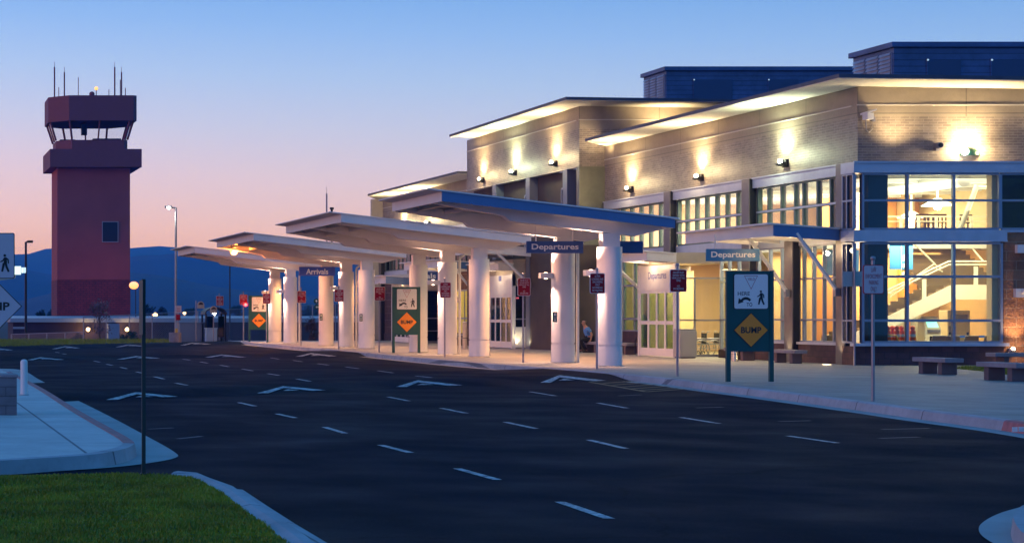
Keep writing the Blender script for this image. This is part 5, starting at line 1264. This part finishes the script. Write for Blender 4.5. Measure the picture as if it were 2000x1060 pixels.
# face: nose, brow, ear on the body's head as small shaped additions
MB().ball(mp(-.352, 0, 1.245), .018, sz=1.3).ball(mp(-.26, -.082, 1.25), .022, sz=1.4).ball(mp(-.26, .082, 1.25), .022, sz=1.4).build('nose_and_ears', M_skin, man)
MB().ball(mp(-.336, -.032, 1.275), .011).ball(mp(-.336, .032, 1.275), .011).build('eyes', M_black, man)
MB().tube([mp(-.345, -.025, 1.195), mp(-.352, 0, 1.192), mp(-.345, .025, 1.195)], .006, 6).build('mouth', M_wood, man)
S = {k: (N[k][0], tuple(v + .018 for v in (N[k][1] if isinstance(N[k][1], tuple) else (N[k][1], N[k][1])))) for k in ('pelvis', 'belly', 'chest', 'shn', 'shf')}
S['collar'] = (mp(-.185, 0, 1.05), (.085, .085))
for tg, s in (('n', -1), ('f', 1)): S['sl' + tg] = (mp(-.06, s * .245, .83), (.075, .075))
skin('shirt', S, [('pelvis', 'belly'), ('belly', 'chest'), ('chest', 'collar'), ('chest', 'shn'), ('chest', 'shf'), ('shn', 'sln'), ('shf', 'slf')], M_shirt, man, 2)
Tn = {'p': (mp(0, 0, .55), (.175, .155))}; Te = []
for tg in 'nf':
    for k, r in (('hip', .118), ('knee', .088), ('calf', .075), ('ankle', .066)): Tn[k + tg] = (N[k + tg][0], (r, r))
    Te += [('p', 'hip' + tg), ('hip' + tg, 'knee' + tg), ('knee' + tg, 'calf' + tg), ('calf' + tg, 'ankle' + tg)]
skin('trousers', Tn, Te, M_trous, man, 2)
for tg in 'nf':
    a, b = N['heel' + tg][0], N['toe' + tg][0]
    skin('shoe', {'a': ((a[0] + .02, a[1], .05), (.052, .045)), 'b': ((a[0] * .5 + b[0] * .5, a[1], .05), (.05, .045)), 'c': ((b[0], b[1], .042), (.045, .038))}, [('a', 'b'), ('b', 'c')], M_black, man, 2)
skin('hair', {'a': (mp(-.235, 0, 1.33), (.088, .075)), 'b': (mp(-.20, 0, 1.27), (.070, .070)), 'c': (mp(-.205, 0, 1.22), (.05, .045))}, [('a', 'b'), ('b', 'c')], M_hair, man, 2)
MB().box(MX - .115, MX - .06, MY - .262 - .012, MY - .262, .90, .96).build('shoulder_patch', M_letter, man)

# =================================================================== CONTROL TOWER
YT = 260.0
tw = thing('control_tower', 'tall red control tower with a glazed cab and antennas', 'tower', (at(180, 620, YT)[0], YT, -1.5))
def tx(px, Y=YT): return (px + 203) * Y / F
def tz(py, Y=YT): return EYE - (py - VY) * Y / F
x0, x1 = tx(112), tx(254); dpt = 9.5; yb = YT
# the far left corner shows: left face recedes
def shaft(m, pya, pyb_, nm, px0=112, px1=254, chamf=0.0, yoff=0.0, dd=None):
    a, b = tx(px0), tx(px1); z0, z1 = tz(pyb_), tz(pya); d = dd or dpt; y0 = YT + yoff
    if chamf:
        c = chamf; e = .5; pts = [(a + c, y0), (b - e, y0), (b, y0 + e), (b, y0 + d - c), (b - c, y0 + d), (a + c, y0 + d), (a, y0 + d - c), (a, y0 + c)]
    else: pts = [(a, y0), (b, y0), (b, y0 + d), (a, y0 + d)]
    return MB().prism(pts, 'z', z0, z1).build(nm, m, tw)
shaft(M_towr, 320, 546, 'shaft'); shaft(M_towb, 546.3, 640, 'shaft_base', 111.5, 254.5, yoff=-.04)
shaft(M_towc, 293, 328, 'walkway', 96, 274, yoff=-1.6, dd=12.5)
shaft(M_towc, 273, 292.7, 'cab_base', 112, 250, chamf=2.0, yoff=.2, dd=9.2)
shaft(M_towc, 188, 237, 'cab_roof', 96, 266, chamf=2.6, yoff=-1.0, dd=11.6)
def ring(px0, px1, c, yo, d):
    a, b = tx(px0), tx(px1); y0 = YT + yo
    return [(a + c, y0), (b - .5, y0), (b, y0 + .5), (b, y0 + d - c), (b - c, y0 + d), (a + c, y0 + d), (a, y0 + d - c), (a, y0 + c)]
lo, hi = ring(112, 250, 2.0, .2, 9.2), ring(101, 260, 2.4, -.6, 10.8); zl, zh = tz(272), tz(237)
g = MB(); g.v = [(*p, zl) for p in lo] + [(*p, zh) for p in hi]; g.f = [(i, (i + 1) % 8, 8 + (i + 1) % 8, 8 + i) for i in range(8)]; g.sm = [False] * 8
g.build('cab_glass', M_glasst, tw)
g = MB()
for i in range(8):
    g.tube([(*lo[i], zl), (*hi[i], zh)], .16, 6); j = (i + 1) % 8
    if i in (0, 2, 4, 6): g.tube([((lo[i][0] + lo[j][0]) / 2, (lo[i][1] + lo[j][1]) / 2, zl), ((hi[i][0] + hi[j][0]) / 2, (hi[i][1] + hi[j][1]) / 2, zh)], .12, 6)
g.build('cab_mullion', M_towc, tw)
xc = (lo[0][0] + lo[1][0]) / 2
MB().box(tx(165), tx(176), YT + 4, YT + 5, tz(258), zh).box(tx(185), tx(240), YT + 2, YT + 6, zl, tz(268)).box(tx(120), tx(150), YT + 2, YT + 6, zl, tz(270)).build('cab_furniture', M_black, tw)
wn = MB().box(tx(200), tx(230), YT - .08, YT - .001, tz(472), tz(433.5)).build('stair_window', M_black, tw)
MB().box(tx(199), tx(231), YT - .12, YT - .081, tz(473.2), tz(471.8)).box(tx(199), tx(231), YT - .12, YT - .081, tz(433.8), tz(432.4)).box(tx(199), tx(200.3), YT - .12, YT - .081, tz(471.8), tz(433.8)).box(tx(229.7), tx(231), YT - .12, YT - .081, tz(471.8), tz(433.8)).build('frame', mat('window trim', (.5, .4, .42), .5), wn)
for px, pt, rr in ((110, 126, .10), (129.5, 136, .095), (118.5, 166, .05), (157, 146, .05), (217.5, 170, .05), (229, 126, .10), (240, 151, .06), (242.5, 136, .095), (250, 167, .06)):
    MB().cyl(tx(px), YT + 3, tz(187), tz(pt), rr, 8).cyl(tx(px), YT + 3, tz(pt), tz(pt) + .7 * (rr > .09) + .02, .03, 6).build('antenna', M_towc, tw)
MB().ball((tx(182.5), YT + 2, tz(181)), .38).cyl(tx(182.5), YT + 2, tz(187), tz(182), .2, 8).build('beacon_housing', M_towc, tw)
bcn = MB().cyl(tx(191), YT + 2, tz(187), tz(173), .06, 6).build('beacon_mast', M_towc, tw); MB().ball((tx(191), YT + 2, tz(169.5)), .26).build('beacon', E_amb, tw)
lamp('SPOT', (tx(262), YT - 26, 3.5), 900, (1, .16, .04), None, 1.0, aim=(-.22, 1, .0), spot=50, blend=1, name='sodium_spill')

# =================================================================== STREET LAMPS
def street_lamp(px, pyt, Y, side, em, c, e, label, arm=1.0, m=M_galv, zb=-1.5, r=.09, hd=.5, cat='street lamp'):
    X = (px + 203) * Y / F; z = EYE - (pyt - VY) * Y / F
    t = thing('street_lamp', label, cat, (X, Y, zb))
    MB().cyl(X, Y, zb, z, r, 12, r1=r * .8).build('post', m, t); MB().cyl(X, Y, zb, zb + .3, r * 2, 12).build('base', m, t)
    MB().tube([(X, Y, z - .05), (X + side * arm, Y, z)], r * .6, 8).build('arm', m, t)
    hx = X + side * (arm + hd / 2)
    MB().box(hx - hd / 2, hx + hd / 2, Y - .2, Y + .2, z - .06, z + .12).build('head', m, t, bevel=.03)
    if em:
        MB().ball((hx, Y - .30, z - .06), (.52 if c == SOD else .13) * hd / .5, sz=.8).build('bulb', em, t); lamp('SPOT', (hx, Y, z - .2), e * 2, c, t, .15, aim=(0, 0, -1), spot=150, blend=.6)
street_lamp(343.5, 405, 128, -1, E_white, (.85, 1, .9), 120, 'tall street lamp with a lit white head left of the canopies', .3, zb=-.35, r=.085, hd=.42)
street_lamp(50.5, 472.5, 150, 1, None, None, 0, 'unlit street lamp left of the control tower', .1, M_fine, r=.11, hd=.45)
street_lamp(449, 500, 175, -1, None, None, 0, 'thin dark lamp pole seen under the farthest canopy', .05, M_fine, r=.07, hd=.4)
X, Y, Z = at(456, 490, 99.4)
t = thing('sodium_lamp', 'glowing orange sodium lamp under the outer end of the third canopy', 'lamp', (X, Y, Z))
MB().ball((X, Y - .12, Z), .21).build('bulb', emat('sodium lamp big', (1, .46, .08), 2.6), t); MB().box(X - .13, X + .13, Y - .05, Y + .22, Z + .12, Z + .18).build('housing', M_fine, t)
lamp('POINT', (X, Y - .4, Z - .25), 170, SOD, t, .12)
street_lamp(265, 556, 190, -1, E_sod, SOD, 260, 'sodium lamp glowing beside the tower foot', .0, M_fine, r=.05, hd=.45)
# sodium glow reaching the far canopies
# thin antenna mast beyond the second canopy
X, Y, Z = at(638, 400, 170); t = thing('antenna_mast', 'thin antenna mast standing beyond the canopies', 'mast', (X, Y, -1.5)); MB().cyl(X, Y, -1.5, at(0, 378, 170)[2], .07, 8).build('pole', M_galv, t); MB().cyl(X, Y, at(0, 378, 170)[2], at(0, 365, 170)[2], .02, 6).build('whip', M_galv, t)
t = thing('lamp_pole', 'short dark lamp pole just right of the thin antenna mast', 'lamp pole', (at(648, 0, 150)[0], 150, -1.5)); X = t.location.x
MB().cyl(X, 150, -1.5, at(0, 409, 150)[2], .09, 8).build('post', M_fine, t); MB().box(X - .14, X + .14, 149.9, 150.1, at(0, 409, 150)[2], at(0, 405, 150)[2]).build('head', M_fine, t)

# =================================================================== FAR BUILDINGS, FENCES, KIT
YH = 185.0
h = thing('low_shed', 'long low dark shed with a pale metal roof edge beyond the fence', 'shed', (tx(250, YH), YH, -1.5))
MB().box(tx(26, YH), tx(780, YH), YH + .5, YH + 9, -1.5, tz(629, YH)).build('wall', M_hangw, h)
MB().hexa([(tx(20, YH), YH, tz(629, YH)), (tx(790, YH), YH, tz(629, YH)), (tx(790, YH), YH + 10, tz(629, YH)), (tx(20, YH), YH + 10, tz(629, YH))], [(tx(20, YH), YH, tz(621, YH)), (tx(790, YH), YH, tz(621, YH)), (tx(790, YH), YH + 10, tz(617, YH)), (tx(20, YH), YH + 10, tz(617, YH))]).build('roof', M_hroof, h)
MB().box(tx(26, YH), tx(52, YH), YH + .44, YH + .5, tz(642, YH), tz(638, YH)).build('wall_plate', M_hroof, h)
MB().box(tx(208, YH), tx(230, YH), YH - 1.5, YH + .5, -1.5, tz(632, YH)).build('porch', mat('pale porch', (.3, .33, .45), .6), h)
for px, py in ((172, 643), (248, 643)):
    l = MB().ball(at(px, py, YH - .1), .20).build('wall_lamp', E_far, h); lamp('POINT', at(px, py + 2, YH - .8), 60, (1, .65, .25), h, .2)
def fence(x0, y0, x1, y1, zt0, zt1, zb, n, label, rr=.045):
    t = thing('chain_link_fence', label, 'fence', ((x0 + x1) / 2, (y0 + y1) / 2, zb))
    for k in range(n + 1):
        f = k / n; x, y, zt = x0 + (x1 - x0) * f, y0 + (y1 - y0) * f, zt0 + (zt1 - zt0) * f
        MB().cyl(x, y, zb, zt, rr, 8).build('post', M_galv, t)
    MB().tube([(x0, y0, zt0), (x1, y1, zt1)], rr * .7, 6).build('top_rail', M_galv, t)
    g = MB(); g.add([(x0, y0, zb), (x1, y1, zb), (x1, y1, zt1), (x0, y0, zt0)], [(0, 1, 2, 3)]); g.build('wire_mesh', M_link, t)
fence(tx(22, 150), 150, tx(163, 146), 146, tz(652.5, 150), tz(648, 146), -1.5, 4, 'low chain-link fence in front of the shed at left')
fence(tx(163, 160), 160, tx(700, 160), 160, tz(619, 160), tz(591, 160), -1.5, 12, 'tall chain-link fence running behind the shelter')
def box_thing(name, label, cat_, px0, px1, pyt, pyb, m, d=.8, extra=None, Y=None, zb=None):
    Y = Y or EYE * F / (pyb - VY); z0 = 0 if zb is None else zb; x0, x1, z1 = tx(px0, Y), tx(px1, Y), tz(pyt, Y)
    t = thing(name, label, cat_, ((x0 + x1) / 2, Y, z0)); MB().box(x0, x1, Y, Y + d, z0, z1 - .06).build('body', m, t, bevel=.02)
    MB().box(x0 - .03, x1 + .03, Y - .03, Y + d + .03, z1 - .06, z1).build('lid', m, t)
    MB().box(x0 + .06, x1 - .06, Y - .012, Y, z0 + .12, z1 - .14).build('door_panel', m, t, bevel=.004)
    return t
box_thing('utility_cabinet', 'large grey utility cabinet behind the concrete drum', 'cabinet', 351, 396, 629, 660, M_umber, 2.0, Y=121, zb=-.15)
box_thing('ticket_machine', 'pale blue grey box standing in front of the shelter', 'machine', 403, 424, 640, 664.5, mat('pale box', (.42, .52, .6), .5), .6, Y=118.5, zb=-.1)
X, Y = tx(342, 112), 112; t = thing('concrete_drum', 'grey concrete drum with a yellow collar round a lamp post foot', 'drum', (X, Y, -.15)); MB().cyl(X, Y, -.15, tz(649, 112), .36, 20).build('drum', M_bench, t); MB().cyl(X + .1, Y, tz(649, 112), tz(641, 112), .10, 12).build('collar', M_yb, t)
t = thing('roadside_sign', 'pale plate above a small red plate on a post by the concrete drum', 'sign', (tx(348, 111), 111, -.15)); X = tx(348, 111)
MB().cyl(X, 111, -.15, tz(596, 111), .03, 8).build('post', M_galv, t)
MB().box(tx(342, 111), tx(354, 111), 110.92, 110.95, tz(611, 111), tz(597, 111)).build('plate', M_lav, t); MB().box(tx(343.5, 111), tx(352, 111), 110.92, 110.95, tz(625, 111), tz(614, 111)).build('red_plate', M_red, t)
MB().box(tx(345, 111), tx(351, 111), 110.90, 110.918, tz(603, 111), tz(602, 111)).box(tx(344.5, 111), tx(351.5, 111), 110.90, 110.918, tz(607.5, 111), tz(606.5, 111)).build('writing', M_redtxt, t)
for px, pt, wh in ((392, 588, 'left'), (417, 597, 'right')):
    Y = 116; X = tx(px, Y); t = thing('arched_sign', 'small beige arched sign, the ' + wh + ' one of two near the shelter', 'sign', (X, Y, -.15), 'arched beige signs')
    g = MB(); r = .21; zc = tz(pt + 7, Y); pts = [(X - r, zc - .22), (X + r, zc - .22)] + [(X + r * math.cos(R(k * 18)), zc + r * math.sin(R(k * 18))) for k in range(11)]
    g.prism(pts, 'y', Y - .05, Y - .02).build('plate', M_beige, t); MB().prism([(X - .16, zc), (X + .16, zc), (X + .1, zc + .12), (X - .02, zc + .15), (X - .12, zc + .08)], 'y', Y - .056, Y - .051).build('picture', M_black, t)
    MB().cyl(X - (.28 if px < 400 else 0), Y, -.15, zc + (.25 if px < 400 else -.2), .03, 8).build('post', M_galv, t)
# shelter
Y = 119.5; x0, x1 = tx(401, Y), tx(442, Y); t = thing('waiting_shelter', 'dark waiting shelter with an arched roof beyond the last canopy', 'shelter', ((x0 + x1) / 2, Y, -.15))
for a in (x0, x1 - .1):
    for b in (Y, Y + 1.5): MB().box(a, a + .1, b, b + .1, -.15, 1.66).build('post', M_fine, t)
g = MB(); m_ = 10; out = [((x0 + x1) / 2 - (x1 - x0) / 2 * 1.06 * math.cos(math.pi * k / m_), 1.62 + .44 * math.sin(math.pi * k / m_)) for k in range(m_ + 1)]; inn = [((x0 + x1) / 2 - (x1 - x0) / 2 * 1.0 * math.cos(math.pi * k / m_), 1.60 + .38 * math.sin(math.pi * k / m_)) for k in range(m_ + 1)]
g.prism(out + inn[::-1], 'y', Y - .1, Y + 1.7).build('arched_roof', M_fine, t)
for a in (x0 + .11, x1 - .5): MB().box(a, a + .38, Y + .04, Y + .05, .2, 1.5).build('side_pane', M_glassd, t)
MB().box(x0 + .1, x1 - .1, Y + 1.0, Y + 1.4, .25, .32).build('seat', M_fine, t)
# distant lamps
for px, py, c in ((303, 617, 'warm'), (360, 613, 'white'), (418, 614, 'pale')):
    X, Y, Z = at(px, py, 200); t = thing('distant_lamp', 'small ' + c + ' lamp on a thin mast beyond the shed', 'lamp', (X, Y, -1.5)); MB().cyl(X, Y, -1.5, Z, .05, 6).build('mast', M_galv, t); MB().ball((X, Y - .1, Z + .1), .26 if c == 'warm' else .17).build('bulb', E_far if c != 'pale' else E_white, t)
X, Y = tx(619, 112), 121.5; t = thing('direction_sign', 'round green direction signs with white arrows behind the canopy columns', 'sign', (X, Y, 0)); MB().cyl(X - .05, Y, 0, tz(585, Y), .03, 8).build('post', M_galv, t)
Xs = tx(617.5, Y); MB().cyl(Xs, tz(588, Y), Y - .06, Y - .04, .17, 16, axis='y').cyl(Xs + .05, tz(599.5, Y), Y - .06, Y - .04, .19, 16, axis='y').build('disc', M_greensign, t)
MB().prism([(Xs - .09, tz(588, Y)), (Xs, tz(588, Y) + .1), (Xs + .09, tz(588, Y))], 'y', Y - .07, Y - .062).box(Xs - .02, Xs + .02, Y - .07, Y - .062, tz(588, Y) - .1, tz(588, Y)).prism([(Xs - .05, tz(599.5, Y)), (Xs + .04, tz(599.5, Y) + .08), (Xs + .04, tz(599.5, Y) - .08)], 'y', Y - .07, Y - .062).box(Xs + .04, Xs + .16, Y - .07, Y - .062, tz(599.5, Y) - .02, tz(599.5, Y) + .02).build('arrow', M_letter, t)

# trees and shrubs
def tree(px, pyt, pyb_, Y, wpx, label, m, seed, zb=None, leaves=900, ls=.12, trunk=True, nm='young_tree', cat_='tree'):
    rnd = random.Random(seed); X = tx(px, Y); zt, z0 = tz(pyt, Y), tz(pyb_, Y) if zb is None else zb; H = zt - z0; w = wpx * Y / F / 2
    t = thing(nm, label, cat_, (X, Y, z0)); base = z0 + H * (.33 if trunk else .02)
    g = MB(); g.tube([(X, Y, z0), (X + .03, Y, z0 + H * .4), (X, Y, zt - H * .1)], [.05 * H / 3, .035 * H / 3, .01], 7)
    tips = []
    for k in range(9 if trunk else 6):
        a = rnd.uniform(0, 6.28); f = rnd.uniform(.3, .8); zz = z0 + H * f; L = w * rnd.uniform(.5, .95); e = (X + L * math.cos(a), Y + L * math.sin(a), zz + H * .16); g.tube([(X, Y, zz), e], [.02 * H / 3, .006], 5); tips.append(e)
    g.build('trunk', M_bark, t)
    cl = [(X + rnd.gauss(0, w * .40), Y + rnd.gauss(0, w * .40), base + (zt - base) * rnd.uniform(.08, .9)) for _ in range(16)] + tips
    g = MB(); vs, fs = [], []
    for i in range(leaves):
        c = rnd.choice(cl); p = Vector((c[0] + rnd.gauss(0, w * .2), c[1] + rnd.gauss(0, w * .2), min(zt, c[2] + rnd.gauss(0, (zt - base) * .07)))); s = ls * rnd.uniform(.5, 1.2)
        u = Vector((rnd.gauss(0, 1), rnd.gauss(0, 1), rnd.gauss(0, 1))).normalized(); v = u.orthogonal().normalized(); b = len(vs); vs += [tuple(p - u * s), tuple(p + v * s * .5), tuple(p + u * s), tuple(p - v * s * .5)]; fs.append((b, b + 1, b + 2, b + 3))
    g.v, g.f, g.sm = vs, fs, [False] * len(fs); g.build('crown', m, t); return t
tree(194, 584, 668, 124, 38, 'young purple leaved tree in front of the shed, left of the dark post', M_leafp, 3, -.9, 700, .09)
for i, (px, pt, wp, Y) in enumerate(((80, 605, 12, 330), (98, 605, 14, 330), (285, 596, 26, 330), (313, 600, 12, 360), (322, 604, 9, 360), (372, 603, 16, 340), (462, 597, 20, 340), (135, 604, 12, 330), (605, 598, 30, 300), (640, 596, 40, 300))):
    tree(px, pt, 620, Y, wp, 'small dark tree on the airfield, ' + ('far left', 'beside the tower foot', 'right of the dark lawn post', 'slim one right of the tower', 'slimmer one right of it', 'behind the arched signs', 'behind the far BUMP board', 'behind the tower edge', 'left of the third canopy columns', 'behind the third canopy columns')[i], M_leafd, 20 + i, -1.5, 500, .35, nm='distant_tree')
for i, (px, wp) in enumerate(((92, 6), (117, 6), (167, 7), (238, 9), (265, 8), (287, 6), (312, 5), (630, 10), (606, 8))):
    tree(px, 668, 673, 116, wp, 'tiny dark shrub at the fence line, number %s from the left' % ('one two three four five six seven nine eight'.split()[i]), M_leafd, 40 + i, -.1, 120, .05, trunk=False, nm='shrub', cat_='shrub')
tree(250, 648, 672, 150, 34, 'olive bush lit by a wall lamp of the shed', M_leafd, 77, -1.5, 700, .12, trunk=False, nm='shrub', cat_='shrub')
tree(150, 650, 672, 160, 24, 'dark olive bush behind the low fence', M_leafd, 78, -1.5, 500, .12, trunk=False, nm='shrub', cat_='shrub')
tree(608, 618, 668, 123, 22, 'reddish brown bush behind the Arrivals columns', mat('rust leaf', (.10, .04, .03), .8), 79, -.3, 600, .09, trunk=False, nm='shrub', cat_='shrub')

# =================================================================== HILLS
def ridge(name, Y, prof, dy, seed, amp):
    g = MB(); rows = 6; pts = []
    xs = []
    p = prof; n = 160; x0, x1 = p[0][0], p[-1][0]
    for i in range(n + 1):
        x = x0 + (x1 - x0) * i / n
        for a, b in zip(p, p[1:]):
            if a[0] <= x <= b[0]: y = a[1] + (b[1] - a[1]) * (x - a[0]) / (b[0] - a[0]); break
        xs.append((x, y))
    for j in range(rows + 1):
        f = j / rows; yy = Y - dy * (1 - f)
        for i, (x, y) in enumerate(xs):
            X = (x + 203) * Y / F; Z = EYE - (y - VY) * Y / F
            nn = noise.fractal((X * .0012 * 5000 / Y, f * 2, seed), 1, 2, 6) * amp
            z = -3 + (Z + 3) * (f ** .8) + nn * Z * .10 * (.4 + math.sin(f * math.pi)); pts.append((X, yy, z))
    b = len(pts); g.v = pts + [(q[0], Y + dy * .5, -3) for q in pts[-(n + 1):]]
    for j in range(rows + 1):
        for i in range(n): a = j * (n + 1) + i; g.f.append((a, a + 1, a + n + 2, a + n + 1)); g.sm.append(True)
    struct(g.build(name, M_hill))
ridge('hills', 3900, [(-900, 500), (-200, 505), (0, 496), (40, 497), (62, 495), (80, 487), (110, 484), (180, 481), (254, 486), (300, 480), (338, 483), (380, 486), (450, 494), (560, 492), (700, 498), (900, 502), (1400, 505), (2600, 520), (4200, 540)], 900, 1.0, .6)
ridge('hills', 2500, [(-900, 530), (-200, 520), (0, 512), (60, 528), (130, 540), (200, 520), (254, 498), (300, 499), (340, 494), (420, 500), (520, 496), (700, 505), (900, 500), (1400, 520), (2600, 540), (4200, 560)], 600, 4.0, .8)
ridge('hills', 1500, [(-900, 560), (-200, 590), (0, 598), (50, 585), (110, 570), (180, 545), (254, 530), (330, 540), (420, 560), (520, 572), (640, 580), (900, 570), (1400, 570), (2600, 590), (4200, 600)], 380, 9.0, .8)

# =================================================================== HAZE
HZ = True
if HZ:
    hb = MB().box(-3900, 6000, -59, 4900, -4.5, 160).build('haze', M_white)
    hm = bpy.data.materials.new('haze'); hm.use_nodes = True; n = hm.node_tree; n.nodes.clear()
    vo = n.nodes.new('ShaderNodeVolumePrincipled'); vo.inputs['Color'].default_value = (.03, .22, 1.0, 1); vo.inputs['Absorption Color'].default_value = (1, 1, 1, 1); vo.inputs['Density'].default_value = 0.00042; vo.inputs['Anisotropy'].default_value = 0.0
    oo = n.nodes.new('ShaderNodeOutputMaterial'); n.links.new(vo.outputs[0], oo.inputs['Volume'])
    hb.data.materials.clear(); hb.data.materials.append(hm); hb['kind'] = 'stuff'; hb['label'] = 'thin blue evening haze over the valley'; hb['category'] = 'haze'
    hb.visible_shadow = True
